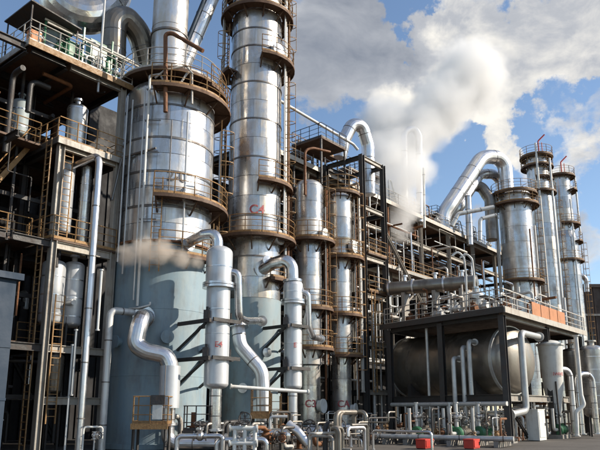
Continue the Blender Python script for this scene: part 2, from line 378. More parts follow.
def clad(parent, c, r, z0, z1, rows, segs, mat='clad', tilt=0.5, skip=None, phase=0.0, name='cladding_panel'):
    """separate sheets round a shell, each hung a touch differently"""
    h = (z1 - z0) / rows; me = panel_mesh(r, 360.0 / segs, h, mat)
    for i in range(rows):
        for j in range(segs):
            a = rad(360.0 * (j + (0.5 if i % 2 else 0)) / segs + phase)
            if skip and skip(math.degrees(a)): continue
            e = Vector((math.cos(a), math.sin(a), 0)); tl = rad(random.uniform(-tilt, tilt)); tw = rad(random.uniform(-tilt, tilt))
            ax = Vector((-e.y, e.x, 0))
            q = Quaternion(ax, tl) @ Quaternion(UP, a + tw)
            base = Vector((c[0], c[1], z0 + i * h))
            # tilt about the sheet's own centre
            ctr = base + e * r + UP * (h / 2); loc = ctr - q @ Vector((r, 0, h / 2))
            piece(name, me, parent, loc, q)
def ring_jackets(parent, c, r, z0, z1, n, mat='clad', name='jacket_ring'):
    h = (z1 - z0) / n
    def mk(): return MB().lathe([(r - .03, .004), (r, .012), (r + .006, h * .5), (r, h - .03), (r + .018, h - .026), (r + .018, h - .002), (r - .03, h - .002)], 28)
    me = shared('jacket_ring|%.3f_%.3f_%s' % (r, h, mat), mk, mat, 40)
    for i in range(n):
        q = Quaternion(UP, random.uniform(0, 6.28)) @ Quaternion(Vector((1, 0, 0)), rad(random.uniform(-.15, .15)))
        piece(name, me, parent, (c[0], c[1], z0 + i * h), q)
def lettering(parent, text, c, r, z, ang, size, mat='redtext'):
    """painted letters wrapped on a round shell; ang = direction the text faces (degrees)"""
    cu = bpy.data.curves.new('lettering', 'FONT'); cu.body = text; cu.size = size; cu.align_x = 'CENTER'; cu.offset = size * .018
    ob = bpy.data.objects.new('tmp', cu); C.objects.link(ob)
    dg = bpy.context.evaluated_depsgraph_get(); me = bpy.data.meshes.new_from_object(ob.evaluated_get(dg)); bpy.data.objects.remove(ob)
    bm = bmesh.new(); bm.from_mesh(me)
    bmesh.ops.subdivide_edges(bm, edges=[e for e in bm.edges if e.calc_length() > size * .12], cuts=3, use_grid_fill=False)
    bmesh.ops.triangulate(bm, faces=bm.faces); o = off(parent)
    for v in bm.verts:
        a = rad(ang) + v.co.x / r; v.co = Vector((c[0] + (r + .022) * math.cos(a), c[1] + (r + .022) * math.sin(a), z + v.co.y)) - o
    bm.to_mesh(me); bm.free(); me.materials.clear(); me.materials.append(MT[mat])
    ob = bpy.data.objects.new('lettering', me); C.objects.link(ob); ob.parent = parent; return ob
def manhole(parent, c, r, z, ang, rr=0.38, mat='vess'):
    a = rad(ang); e = Vector((math.cos(a), math.sin(a), 0)); b = Vector((c[0], c[1], z))
    m = MB().lathe([(rr, 0), (rr, .26)], 20, axis=e, origin=b + e * (r - .02)); n = part('manhole_neck', m, mat, parent, 30)
    part('manhole_cover', MB().lathe([(0, .30), (rr * .7, .34), (rr * 1.25, .36), (rr * 1.25, .25), (0, .25)][::-1], 22, axis=e, origin=b + e * (r - .02)), mat, n, 30)
    return n
def hwheel(parent, p, axis, r, mat='dark', name='handwheel'):
    a = Vector(axis).normalized(); m = MB(); ref = UP if abs(a.z) < .9 else Vector((1, 0, 0)); x = a.cross(ref).normalized(); y = a.cross(x); p = Vector(p)
    ring = [p + (x * math.cos(t) + y * math.sin(t)) * r for t in [2 * math.pi * i / 16 for i in range(17)]]
    m.tube(ring, r * .11, 6, False)
    for t in (0, 1, 2): 
        e = x * math.cos(t * math.pi / 3) + y * math.sin(t * math.pi / 3); m.bar(p - e * r, p + e * r, r * .1, r * .1, a)
    return part(name, m, mat, parent, 40)
def valve_into(parent, p, axis, r, wheel, mat='pipe', wmat='dark', name='valve'):
    """globe valve: bulged body between two flanges, bonnet, stem, handwheel"""
    a = Vector(axis).normalized(); p = Vector(p); w = Vector(wheel).normalized()
    o = part(name, MB().lathe([(0, -2.2 * r), (r, -2.2 * r), (r * 1.05, -1.3 * r), (r * 1.7, -.5 * r), (r * 1.7, .5 * r), (r * 1.05, 1.3 * r), (r, 2.2 * r), (0, 2.2 * r)], 14, axis=a, origin=p), mat, parent, 35)
    for s in (-1, 1): flange(o, p + a * (s * 2.1 * r), a, r * 1.7, r * .4, mat)
    part('bonnet', MB().lathe([(0, 0), (r * 1.1, 0), (r * .9, r * 2.2), (r * 1.4, r * 2.3), (r * 1.4, r * 2.7), (r * .3, r * 2.8), (r * .25, r * 5.2), (0, r * 5.2)], 12, axis=w, origin=p), mat, o, 35)
    hwheel(o, p + w * (r * 4.6), w, r * 2.1, wmat)
    return o

# ================================================================== THE SETTING
def gm():
    m = make_mat('yard_concrete', (0.10, 0.088, 0.075), 0.0, 0.85, (0.035, 0.03, 0.027), 0.8, False, 0.5, 0.0, 0.35, bscale=20.0); return m
g = MB().add([(-2500, -2500, 0), (2500, -2500, 0), (2500, 2500, 0), (-2500, 2500, 0)], [(0, 1, 2, 3)])
solo('ground', 'stained concrete yard of the plant', 'ground', g, gm(), kind='structure')
del gm

def oriented(ax): return Matrix((ax, UP.cross(ax), UP)).transposed()
RM = oriented(RD)
def face_deg(v): return math.degrees(math.atan2(v[1], v[0]))
TC1 = (P(161.5, 290, 33).x, 33.0); TC2 = (P(253, 290, 38.3).x, 38.3)

# ================================================================== BIG LEFT TOWER
def big_tower():
    c = TC1; r = 2.46
    t = thing('fractionating_tower', 'widest clad tower, blue-grey skirt below, a stack rising from its domed top', 'tower', (c[0], c[1], 0))
    zb = Zat(252, 33); zt = Zat(108, 33)
    skirt = part('skirt', MB().lathe([(0, .02), (2.66, .02), (2.66, .25), (2.52, .26), (2.52, zb), (0, zb)], 64, origin=(c[0], c[1], 0)), 'skirt', t)
    for z in (3.4, 6.6): part('weld_seam', MB().lathe([(2.51, -.03), (2.532, -.02), (2.532, .02), (2.51, .03)], 64, origin=(c[0], c[1], z)), 'skirt', skirt)
    part('shell', MB().lathe([(0, zb - .05), (r - .05, zb - .05), (r - .05, zt), (0, zt)], 48, origin=(c[0], c[1], 0)), 'core', t)
    clad(t, c, r, zb + .02, zt, 9, 14, 'clad', 0.7)
    for i in range(1, 5):
        z = zb + (zt - zb) * (i * 2 - .06) / 9.0
        part('strap_band', MB().lathe([(r - .01, -.05), (r + .035, -.05), (r + .035, .05), (r - .01, .05), (r - .01, -.05)], 56, origin=(c[0], c[1], z)), 'band', t)
    part('support_ring', MB().lathe([(r - .06, -.10), (r + .22, -.10), (r + .22, .0), (r - .06, .02)], 56, origin=(c[0], c[1], zb)), 'rust', t)
    part('domed_head', MB().lathe([(a, zt + h) for a, h in dish(r - .03, 1.15, 9)], 48, origin=(c[0], c[1], 0)), 'clad2', t)
    # stack on top
    sx = P(169, 50, 33).x; sc = (sx, 33.0); sr = M(17.5, 50, 33)
    st = part('stack', MB().lathe([(sr - .03, zt + .7), (sr - .03, 31.5)], 40, origin=(sx, 33, 0)), 'core', t)
    ring_jackets(st, sc, sr, zt + .72, 31.2, 6, 'clad2')
    for py in (78, 38): part('strap_band', MB().lathe([(sr - .01, -.06), (sr + .06, -.06), (sr + .06, .06), (sr - .01, .06), (sr - .01, -.06)], 40, origin=(sx, 33, Zat(py, 33))), 'band', st)
    # platforms
    ring_platform(t, c, zt + 1.0, 1.3, 2.75, 0, 360, rmat='railw')
    ring_platform(t, c, Zat(112, 33), 2.5, 3.35, -95, 75)
    ring_platform(t, c, Zat(95, 33) - .2, 2.2, 3.1, -35, 80)
    ring_platform(t, c, Zat(213, 33), 2.5, 3.35, -88, 70)
    ring_platform(t, c, Zat(266, 33), 2.55, 3.2, -82, -20)
    # ladders
    def lad(deg, py0, py1, rr=2.78, cage=False):
        a = rad(deg); e = Vector((math.cos(a), math.sin(a), 0)); b = Vector((c[0], c[1], 0)) + e * rr
        ladder(t, b + UP * Zat(py0, 33 - 2.6), b + UP * Zat(py1, 33 - 2.6), e, cage=cage)
    lad(-86, 272, 178); lad(8, 212, 96, 2.9, True); lad(-14, 262, 214, 2.9, True)
    # instrument pipes running down the shell
    def run(px, y0, y1, rr, mat, d=2.74, nm='pipe'):
        pts = [P(px[0], y0, 33 - d)]; x = pts[0]; z1 = Zat(y1, 33 - d)
        pipe_into(t, [x, Vector((x.x, x.y, z1))], rr, mat=mat, name=nm); return x
    run((150,), 76, 306, .065, 'white', 2.70)
    run((145.5,), 86, 300, .04, 'pipew', 2.68)
    run((128,), 96, 262, .05, 'pipew', 2.1); run((133,), 100, 274, .045, 'pipew', 2.25); run((188,), 112, 252, .05, 'pipew', 2.5); run((172,), 120, 200, .03, 'band', 2.56)
    p = P(157, 302, 30.3); pipe_into(t, [P(150, 302, 30.3), P(150, 305, 30.3), P(138, 308, 30.2), P(122, 309, 31.2)], .05, mat='pipew')
    pipe_into(t, [P(150, 76, 30.3), P(160, 74, 30.0), P(163, 80, 29.9), P(180, 84, 30.0), P(188, 72, 30.2), P(192, 74, 30.3), P(192, 104, 30.2)], .06, mat='railw')
    pipe_into(t, [P(155, 78, 29.9), P(165, 70, 29.9), P(186, 66, 30.1), P(193, 74, 30.1)], .05, mat='railw')
    # rusty vent pipe looping over the stack's foot
    pipe_into(t, [P(165.5, 112, 29.9), P(165.5, 34, 29.9), P(172, 33, 29.9), P(203, 51, 29.5)], .11, .5, 'rust', name='vent_pipe')
    pipe_into(t, [P(112, 200, 30.9), P(122, 157, 31.0), P(156, 148, 30.3)], .06, .3, 'band', name='cable_tray')
    for k, (px, y0, y1, r_) in enumerate(((108, 440, 120, .07), (112, 330, 130, .05), (116.5, 420, 110, .09), (121, 300, 105, .04))):
        q = P(px + 4, y0, 32.4); pipe_into(t, [q, Vector((q.x, q.y, Zat(y1, 32.4))), Vector((q.x + .9, q.y + .6, Zat(y1, 32.4)))], r_, mat=('pipew', 'rust', 'pipew', 'railw')[k], mitre=False)
    for k in range(5):
        z = 11 + k * 1.75; a = rad(-97); e = Vector((math.cos(a), math.sin(a), 0)); part('pipe_clip', MB().bar(Vector((c[0], c[1], z)) + e * 2.4 - Vector((.3, 0, 0)), Vector((c[0], c[1], z)) + e * 2.76 - Vector((.3, 0, 0)), .06, .06).bar(Vector((c[0] - .55, c[1] - 2.71, z)), Vector((c[0] + .15, c[1] - 2.71, z)), .05, .05), 'band', t, 0)
    manhole(t, c, 2.47, Zat(196, 31), -52, .42)
    lettering(t, '2-0', c, 2.48, Zat(180, 30.6), -66, .8, 'band')
    for deg, z in ((-70, 5.2), (-70, 2.2), (-125, 5.0)):
        a = rad(deg); e = Vector((math.cos(a), math.sin(a), 0))
        nz = part('nozzle', MB().lathe([(0, -.1), (.20, -.1), (.20, .25), (.32, .25), (.32, .34), (0, .36)], 16, axis=e, origin=Vector((c[0], c[1], z)) + e * 2.52), 'skirt', t)
big_tower()

# jacketed S-shaped duct on the skirt
def s_duct():
    Y = 29.2
    t = thing('outlet_duct', 'thick silver S-bent duct on the front of the blue-grey skirt', 'duct', P(170, 445, Y).xy.to_3d())
    n = P(146, 318, 30.7); r = .40
    pipe_into(t, [n, P(141, 317, Y), P(135, 345, Y - .1), P(147, 352, Y - .1), P(166, 356, Y), P(170, 366, Y), P(170, 372, Y)], r, .8, 'pipe', None, True, .9)
    e = Vector((n.x - TC1[0], n.y - TC1[1], 0)).normalized(); flange(t, Vector((TC1[0], TC1[1], n.z)) + e * 2.62, e, .54, .12)
    x = P(169.5, 388, Y); z0, z1 = Zat(408, Y), Zat(366, Y)
    part('insulated_section', MB().lathe([(.30, z0), (.46, z0), (.46, z1), (.30, z1)], 28, origin=(x.x, Y, 0)), 'vess', t)
    part('jacket_seam', MB().bar((x.x - .12, Y - .455, z0), (x.x - .12, Y - .455, z1), .03, .02), 'band', t)
    pipe_into(t, [(x.x, Y, z0 + .1), (x.x, Y, .62), (x.x + .3, Y, .35), (x.x + 2.6, Y - .1, .33)], .30, .55, 'pipe', None, True, 1.0, (False, True))
    flange(t, (x.x, Y, Zat(424, Y)), UP, .42, .12)
s_duct()

# reboiler vessels carried on brackets
def reboiler(label, px, Y, r, tops, base_t, mark, tower_c, tower_r, brk, inlet, side, lower_r):
    """tops = rows of top of dome, shoulder flange, bottom of shell, end of outlet"""
    x = P(px, 330, Y).x; c = (x, Y); zt, zf, zb, ze = [Zat(k, Y) for k in tops]
    t = thing('reboiler_vessel', label, 'vessel', (x, Y, 0), 'upright reboilers hung on the towers')
    rl = r * .90
    part('shell', MB().lathe([(0, zb - .26)] + [(a, zb - h) for a, h in dish(rl, .26)][::-1][1:] + [(rl, zb), (rl, zf), (0, zf)], 32, origin=(x, Y, 0)), base_t, t)
    part('upper_bonnet', MB().lathe([(0, zf), (r, zf), (r, zt - .38)] + [(a, zt - .38 + h) for a, h in dish(r, .38)], 32, origin=(x, Y, 0)), base_t, t)
    for dz in (-.07, .07): part('flange_ring', MB().lathe([(rl, -.055), (r + .14, -.055), (r + .14, .055), (rl, .055)], 32, origin=(x, Y, zf + dz)), 'pipe', t)
    for k in range(1, 4): part('jacket_seam', MB().lathe([(rl - .01, -.02), (rl + .012, -.015), (rl + .012, .015), (rl - .01, .02)], 32, origin=(x, Y, zb + (zf - zb) * k / 4)), 'pipe', t)
    seam(t, (x, Y, (zf + zt) / 2 - .1), UP, r, 'pipe')
    pipe_into(t, [(x, Y, zb), (x, Y, ze)], lower_r, mat='pipe', seams=.9, name='outlet_leg', ends=(False, True))
    # brackets: two channels and a brace, with a bolted lug on the shell
    tc = Vector((tower_c[0], tower_c[1], 0)); d = (Vector((x, Y, 0)) - tc).normalized(); s = UP.cross(d)
    for z in brk:
        o = part('bracket', MB().bar(tc + d * (tower_r - .05) - s * (r + .08) + UP * z, Vector((x, Y, z)) + d * (r * .5) - s * (r + .08), .12, .18), 'dark', t, 0)
        part('bracket_channel', MB().bar(tc + d * (tower_r - .05) + s * (r + .08) + UP * z, Vector((x, Y, z)) + d * (r * .5) + s * (r + .08), .12, .18), 'dark', o, 0)
        part('cross_channel', MB().bar(Vector((x, Y, z)) + d * (r + .02) - s * (r + .2), Vector((x, Y, z)) + d * (r + .02) + s * (r + .2), .10, .17), 'dark', o, 0)
        for k in (-1, 1):
            part('brace', MB().bar(tc + d * (tower_r - .05) + s * (k * (r + .08)) + UP * (z - 1.25), Vector((x, Y, z - .1)) + s * (k * (r + .08)), .10, .10), 'dark', o, 0)
            part('support_lug', MB().box(Vector((x, Y, z + .28)) + s * (k * (rl + .12)), (.26, .22, .42)).box(Vector((x, Y, z + .55)) + s * (k * (rl + .09)), (.1, .1, .2)), 'dark', o, 0)
    pipe_into(t, inlet[0], inlet[1], inlet[1] * 2.0, 'pipe', None, True, .0, (True, True), 'inlet_elbow', 5)
    pipe_into(t, side[0], side[1], .32, 'pipe', None, False, .0, (True, True), 'side_pipe')
    lettering(t, mark, c, rl, Zat(348, Y), -76, .36)
    return t
reboiler('larger silver reboiler marked E4, in front of the widest tower', 217.5, 30.0, .635, (246, 286, 384, 430), 'vess', 'E4', TC1, 2.52, (Zat(322, 30), Zat(359, 30)),
         ([P(188, 243, 30.8), P(203, 235, 30.2), P(214, 234, 30.0), P(217.5, 240, 30.0), P(217.5, 249, 30.0)], .27),
         ([P(229, 272, 30.0), P(238, 273, 30.0), P(239, 318, 30.2), P(246, 321, 31.2), P(262, 321, 34.5)], .19), .28)
reboiler('slimmer silver reboiler marked E, hung on the second widest tower', 293, 36.0, .56, (279, 302, 386, 432), 'vess', 'E', TC2, 1.68, (Zat(327, 36), Zat(369, 36)),
         ([P(260, 271, 37.1), P(274, 263, 36.4), P(286, 260, 36.0), P(292, 266, 36), P(292.5, 281, 36)], .36),
         ([P(302, 292, 36), P(308, 294, 36), P(309, 328, 36.2), P(313, 337, 36.6), P(321, 339, 39.4)], .17), .27)

# ================================================================== SECOND TOWER
def second_tower():
    c = TC2; r = 1.64
    t = thing('distillation_column', 'tall clad column marked C4 running out of the top of the picture', 'tower', (c[0], c[1], 0))
    zb = Zat(302, 38.3); zt = 32.0
    sk = part('skirt', MB().lathe([(0, .02), (1.83, .02), (1.83, .25), (1.70, .26), (1.70, zb), (0, zb)], 56, origin=(c[0], c[1], 0)), 'skirt2', t)
    part('weld_seam', MB().lathe([(1.69, -.03), (1.71, -.02), (1.71, .02), (1.69, .03)], 56, origin=(c[0], c[1], 4.5)), 'skirt2', sk)
    part('shell', MB().lathe([(0, zb), (r - .05, zb), (r - .05, zt)] + [(a, zt + h) for a, h in dish(r - .05, .9)], 44, origin=(c[0], c[1], 0)), 'core', t)
    clad(t, c, r, zb + .02, zt, 19, 12, 'clad2', 0.6)
    h = (zt - zb) / 19
    for i in (2, 4, 7, 9, 11, 13, 14, 16, 17):
        part('strap_band', MB().lathe([(r - .01, -.045), (r + .04, -.045), (r + .04, .045), (r - .01, .045), (r - .01, -.045)], 48, origin=(c[0], c[1], zb + h * i)), 'band', t)
    ring_platform(t, c, Zat(22, 38.3), r + .04, r + .75, 0, 360)
    ring_platform(t, c, Zat(-8, 38.3), r + .04, r + .75, 0, 360)
    ring_platform(t, c, Zat(70, 38.3), r + .04, r + .85, -78, 60)
    ring_platform(t, c, Zat(80, 38.3), r + .04, r + .7, 165, 225)
    ring_platform(t, c, Zat(190, 38.3), r + .04, r + .75, -80, 50)
    ring_platform(t, c, Zat(243, 38.3), r + .04, r + .95, -165, 60)
    ring_platform(t, c, Zat(283, 38.3), r + .06, r + .7, -60, 20)
    def lad(deg, py0, py1, cage=True, rr=1.92):
        a = rad(deg); e = Vector((math.cos(a), math.sin(a), 0)); b = Vector((c[0], c[1], 0)) + e * rr
        ladder(t, b + UP * Zat(py0, 37), b + UP * Zat(py1, 37), e, cage=cage)
    lad(200, 82, 20); lad(-10, 188, 72); lad(-8, 240, 190); lad(178, 245, 85, True, 1.95); lad(-4, 70, -10)
    for k, (deg, rr, y0, y1, mat) in enumerate(((2, .09, 285, -20, 'pipew'), (-16, .07, 242, -20, 'railw'), (-24, .05, 235, 10, 'pipew'), (12, .13, 300, -20, 'rust'), (185, .10, 250, -20, 'pipew'), (195, .06, 300, 20, 'pipew'))):
        a = rad(deg); b = Vector((c[0], c[1], 0)) + Vector((math.cos(a), math.sin(a), 0)) * (r + .30 + .06 * k)
        pipe_into(t, [b + UP * Zat(y0, 38), b + UP * Zat(y1, 38)], rr, mat=mat, name='downcomer')
    manhole(t, c, r, Zat(50, 37), -40, .40); manhole(t, c, r, Zat(236, 37), -30, .36)
    lettering(t, 'C4', c, r + .01, Zat(214, 36.8), -80, .78)
    for deg, z in ((-62, Zat(262, 37)), (-60, 5.0), (-100, 3.0)):
        a = rad(deg); e = Vector((math.cos(a), math.sin(a), 0))
        part('nozzle', MB().lathe([(0, -.1), (.17, -.1), (.17, .28), (.28, .28), (.28, .36), (0, .38)], 16, axis=e, origin=Vector((c[0], c[1], z)) + e * r), 'pipe', t)
second_tower()

def slim_tower(label, c, secs, bands, plats, mark, mz, mans, skirt):
    """secs = (r, z0, z1) from the top down"""
    t = thing('stripper_column', label, 'tower', (c[0], c[1], 0), 'slim columns beside the pipe rack')
    for k, (r, z0, z1) in enumerate(secs):
        pr = [(0, z0), (r - .04, z0), (r - .04, z1)] + ([(a, z1 + h) for a, h in dish(r - .04, r * .55)] if k == 0 else [(0, z1)])
        part('shell', MB().lathe(pr, 30, origin=(c[0], c[1], 0)), 'clad2' if k == 0 else 'core', t)
        ring_jackets(t, c, r, z0, z1, max(1, round((z1 - z0) / bands)), 'clad2' if k != 1 else 'clad')
        if k: part('cone', MB().lathe([(secs[k - 1][0] - .02, secs[k - 1][1] + .02), (r - .01, z1 - .02)] if secs[k-1][1] > z1 + .02 else [(secs[k - 1][0] - .02, secs[k - 1][1] + .01), (r, secs[k - 1][1] - .22)], 30, origin=(c[0], c[1], 0)), 'clad2', t)
    part('skirt', MB().lathe([(0, .02), (secs[-1][0] + .25, .02), (secs[-1][0] + .25, .2), (secs[-1][0] + .06, .21), (secs[-1][0] + .06, skirt), (0, skirt)], 30, origin=(c[0], c[1], 0)), 'skirt', t)
    for z, r0, r1, a0, a1 in plats: ring_platform(t, c, z, r0, r1, a0, a1, gap=.8)
    for z, r, deg in mans: manhole(t, c, r, z, deg, .36, 'white')
    if mark: lettering(t, mark, c, secs[-1][0] + .02, mz, -84, .62)
    return t
Y3, Y4 = 41.9, 44.3
c3 = (P(309, 290, Y3).x, Y3); c4 = (P(340.5, 290, Y4).x, Y4)
t3 = slim_tower('slim clad column marked C3, just right of the tall C4 column', c3,
    ((1.0, Zat(238, Y3), Zat(188, Y3)), (.84, Zat(365, Y3), Zat(239, Y3) - .3), (.72, .9, Zat(366, Y3) - .02)), 1.25,
    ((Zat(243, Y3), .86, 1.75, -170, 60), (Zat(310, Y3), .88, 1.6, -120, 60), (Zat(349, Y3), .88, 1.6, -110, 60), (Zat(188, Y3), 1.03, 1.6, 60, 190)), 'C3', Zat(407, Y3), ((Zat(234, 41), 1.0, -32), (Zat(406, 41), .72, -30)), .9)
t4 = slim_tower('slim clad column marked CA, next to the dark steel frame', c4,
    ((.92, Zat(240, Y4), Zat(200, Y4)), (.76, Zat(356, Y4), Zat(246, Y4) - .2), (.66, .9, Zat(357, Y4) - .02)), 1.3,
    ((Zat(260, Y4), .78, 1.7, -170, 70), (Zat(316, Y4), .8, 1.5, -120, 60), (Zat(356, Y4), .8, 1.5, -110, 60), (Zat(196, Y4), .95, 1.5, -160, 190)), 'CA', Zat(407, Y4), ((Zat(246, 43.5), .85, -30), (Zat(410, 43.5), .66, -20)), .9)
# narrow pipes and ladders between the columns
for t, c, rr, z0, z1 in ((t3, c3, 1.15, Zat(365, Y3), Zat(190, Y3)), (t4, c4, 1.05, Zat(400, Y4), Zat(196, Y4))):
    for deg, r, m in ((-5, .07, 'rust'), (12, .06, 'pipew'), (-22, .05, 'railw'), (195, .08, 'rust'), (175, .06, 'pipew')):
        a = rad(deg); b = Vector((c[0] + math.cos(a) * (rr + r), c[1] + math.sin(a) * (rr + r), 0)); pipe_into(t, [b + UP * z0, b + UP * (z1 - random.uniform(0, 1.5))], r, mat=m, name='downcomer')
    e = Vector((math.cos(rad(-8)), math.sin(rad(-8)), 0)); ladder(t, Vector((c[0], c[1], z0)) + e * rr, Vector((c[0], c[1], z1)) + e * rr, e)
pipe_into(t3, [P(305, 195, 40.7), P(305, 150, 40.7), P(313, 148, 41), P(330, 152, 42)], .09, .9, 'rust', name='vent_pipe')

# S-bent transfer line and the bright header below it
pipe_thing('transfer_line', 'fat silver S-bent line between the two reboilers', 'pipe', [P(238, 327, 33.6), P(240, 346, 33.4), P(262, 371, 33.2), P(263, 388, 33.2), P(264, 452, 33.2)], .36, 1.0, 'pipe', True, .8, (True, False))
pipe_thing('header_pipe', 'bright horizontal header pipe crossing below both reboilers', 'pipe', [P(231, 386.5, 30.6), P(252, 388, 30.9), P(308, 392, 32.0)], .085, None, 'white', False, 0, (True, True))

# ================================================================== LEFT STEEL STRUCTURE
LC = P(59, 170, 28.8); LC.z = 0
def LW(a, b, z): return W(a, b, z, LC)
def deck_slab(parent, fn, a0, a1, b0, b1, z, mat='deck', t=.1, name='deck'):
    m = MB(); c = fn((a0 + a1) / 2, (b0 + b1) / 2, z - t / 2); m.box(c, (a1 - a0, b1 - b0, t), RM); return part(name, m, mat, parent, 0)
def left_structure():
    t = thing('process_structure', 'tall dark steel structure at the left edge with ochre railings', 'structure', LC)
    L4, L3, L2, L1 = 18.75, 14.5, 9.6, 4.8
    A = (-6.4, -2.05, 0.0, 3.2); B = (0.0, 3.4, 6.8)
    for a in A:
        for b in B:
            zt = L4 - .25 if not (a == 0 and b == 0) else L3
            m = 'grey' if (b == 0 and a >= 0) else 'dark'  # front posts grey as if lit, the rest painted dark for shade
            if a == -2.05 and b == 0: continue
            part('post', MB().ibeam(LW(a, b, 0), LW(a, b, zt), .30, .30, RD), m, t, 0)
    for z in (L1, L2, L3, L4):
        for b in B: 
            for i in range(3):
                if z == L3 and i < 2 and b == 0: continue
                part('beam', MB().ibeam(LW(A[i] + .16, b, z - .28), LW(A[i + 1] - .16, b, z - .28), .2, .34), 'grey' if b == 0 and i == 2 else 'dark', t, 0)
        for a in A:
            for j in range(2): part('beam', MB().ibeam(LW(a, B[j] + .16, z - .28), LW(a, B[j + 1] - .16, z - .28), .2, .34), 'dark', t, 0)
    part('beam', MB().ibeam(LW(0.16, 0, 2.2), LW(3.04, 0, 2.2), .2, .34), 'grey', t, 0)
    # decks; the front bay of the lower ones is left open for the tall vessels
    deck_slab(t, LW, -6.5, -.2, .6, 9.6, L1); deck_slab(t, LW, -.2, 3.3, 2.6, 9.6, L1)
    deck_slab(t, LW, -6.5, -.2, 1.2, 9.6, L2); deck_slab(t, LW, -.2, 3.3, 2.3, 9.6, L2)
    d3 = deck_slab(t, LW, -.25, 3.45, -.2, 9.6, L3); deck_slab(t, LW, -6.5, -.25, 1.2, 9.6, L3)
    d4 = deck_slab(t, LW, -2.15, 3.6, -.25, 9.6, L4); deck_slab(t, LW, -7.5, -2.15, 2.6, 9.6, L4)
    for (a0, b0, a1, b1, z, m) in ((-2.2, -.3, 3.65, -.3, L4, 'rail'), (-2.2, -.3, -2.2, 2.6, L4, 'grey'), (-.3, -.25, 3.5, -.25, L3, 'grey'), (-.3, -.25, -.3, 4, L3, 'dark'), (-2.2, 2.55, -7.5, 2.55, L4, 'dark')):
        part('edge_channel', MB().bar(LW(a0, b0, z - .12), LW(a1, b1, z - .12), .06, .30), m, t, 0)
    railing(d4, [LW(-7.4, 2.6, L4), LW(-2.15, 2.6, L4), LW(-2.15, -.25, L4), LW(3.6, -.25, L4)], 'railw')
    railing(d3, [LW(-.25, 3.2, L3), LW(-.25, -.2, L3), LW(3.45, -.2, L3), LW(3.45, 1.4, L3)], 'rail')
    # added black backdrop standing in for the deep shade of the bays
    bw = part('shade_backdrop', MB().box(LW(1.6, 9.7, L4 / 2), (21.6, .15, L4), RM), 'blackwall', t, 0)
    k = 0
    for a in [x * .6 - 9.0 for x in range(36)]: part('wall_rib', MB().bar(LW(a, 9.58, .1), LW(a, 9.58, L4 - .2), .18, .1, LD), 'blackwall', bw, 0)  # ribs of the added shade backdrop
    part('upper_shade_backdrop', MB().box(LW(10.0, 10.0, 11.3), (5.4, .35, 22.6), RM), 'blackwall', t, 0)  # added dark sheet closing a bright gap, in place of shaded equipment
    part('unseen_skylight_blocker', MB().box(LW(-6.75, 4.7, L4 / 2), (.15, 10.0, L4), RM), 'blackwall', t, 0)  # unseen wall added to keep skylight out of the bays
    # walkway at half height
    w2 = deck_slab(t, LW, -.2, 3.3, -.15, .55, L2, name='walkway'); railing(w2, [LW(-.2, 2.0, L2), LW(-.2, -.15, L2), LW(3.3, -.15, L2)], 'rail')
    
    for z in (L2, L3): railing(bw, [LW(-6.3, 1.25, z), LW(-.45, 1.25, z)], 'rail', toe=False)
    ladder(t, LW(-.45, .3, 0), LW(-.45, .3, L3), -RD, cage=False); ladder(t, LW(.55, -.1, 1.2), LW(.55, -.1, 7.0), -LD, cage=False); ladder(t, LW(.5, .1, L2), LW(.5, .1, L3), -LD, cage=False)
    for a0, z0, a1, z1 in ((0.2, L1, 3.0, .1), (-6.2, L1, -2.2, L2 - .4), (-2.2, L2, -6.2, L3 - .4)): part('brace', MB().ibeam(LW(a0, 3.4, z0 - .4), LW(a1, 3.4, z1), .16, .16), 'dark', t, 0)
    # shelter roof over the top deck's corner
    rf = part('shelter_roof', MB().box(LW(-.9, 1.1, L4 + 1.95), (2.7, 2.7, .07), RM @ Matrix.Rotation(rad(5), 3, 'Y')), 'dark', t, 0)
    for a, b in ((-2.1, -.1), (.3, -.1), (-2.1, 2.3), (.3, 2.3)): part('shelter_post', MB().bar(LW(a, b, L4), LW(a, b, L4 + 1.95), .06, .06), 'dark', rf, 0)
    for z in (L1, L2): railing(bw, [LW(-.1, 2.4, z), LW(3.2, 2.4, z)], 'rail', 1.1, .9)
    for k in range(2):          # stair flights in the rear bay
        z0 = (0, L2)[k]; z1 = (L1, L3)[k]; st = part('stair', MB().bar(LW(-3.6, 2.0, z0), LW(-.6, 2.0, z1), .06, .24).bar(LW(-3.6, 2.9, z0), LW(-.6, 2.9, z1), .06, .24), 'rail', t, 0)
        for i in range(1, 16): part('tread', MB().box(LW(-3.6 + 3.0 * i / 16, 2.45, z0 + (z1 - z0) * i / 16), (.24, .86, .04), RM), 'deck', st, 0)
        part('stair_rail', MB().tube([LW(-3.6, 2.0, z0 + 1.0), LW(-.6, 2.0, z1 + 1.0)], .03, 6), 'rail', st)
    for z in (2.4, 7.2, 12.0, 16.6):
        for b_ in (2.4, 5.0): part('girt', MB().bar(LW(-6.3, b_, z), LW(3.1, b_, z), .12, .2), 'dark', t, 0)
    for a_ in (-4.3, -3.2, -1.1, 1.6): part('hanger', MB().bar(LW(a_, 2.2, 0), LW(a_, 2.2, L4 - .3), .12, .12), 'dark', t, 0)
    # pipework threaded through the bays
    rnd = random.Random(3)
    for i in range(100):
        a = rnd.uniform(-6.2, 3.0); b = rnd.uniform(.6, 7.5); z = rnd.choice((L1, L2, L3, 0)) + rnd.uniform(.4, 4.3); r = rnd.choice((.03, .04, .05, .07, .10, .14))
        pts = [LW(a, b, z)]; cur = [a, b, z]
        for s in range(rnd.randint(1, 3)):
            ax = rnd.choice((0, 1, 2, 2)); cur[ax] += rnd.choice((-1, 1)) * rnd.uniform(.9, 3.2)
            cur = [max(-6.3, min(3.0, cur[0])), max(.4, min(8.5, cur[1])), max(.3, min(L4 - .6, cur[2]))]
            q = LW(*cur)
            if (q - pts[-1]).length > .5: pts.append(q)
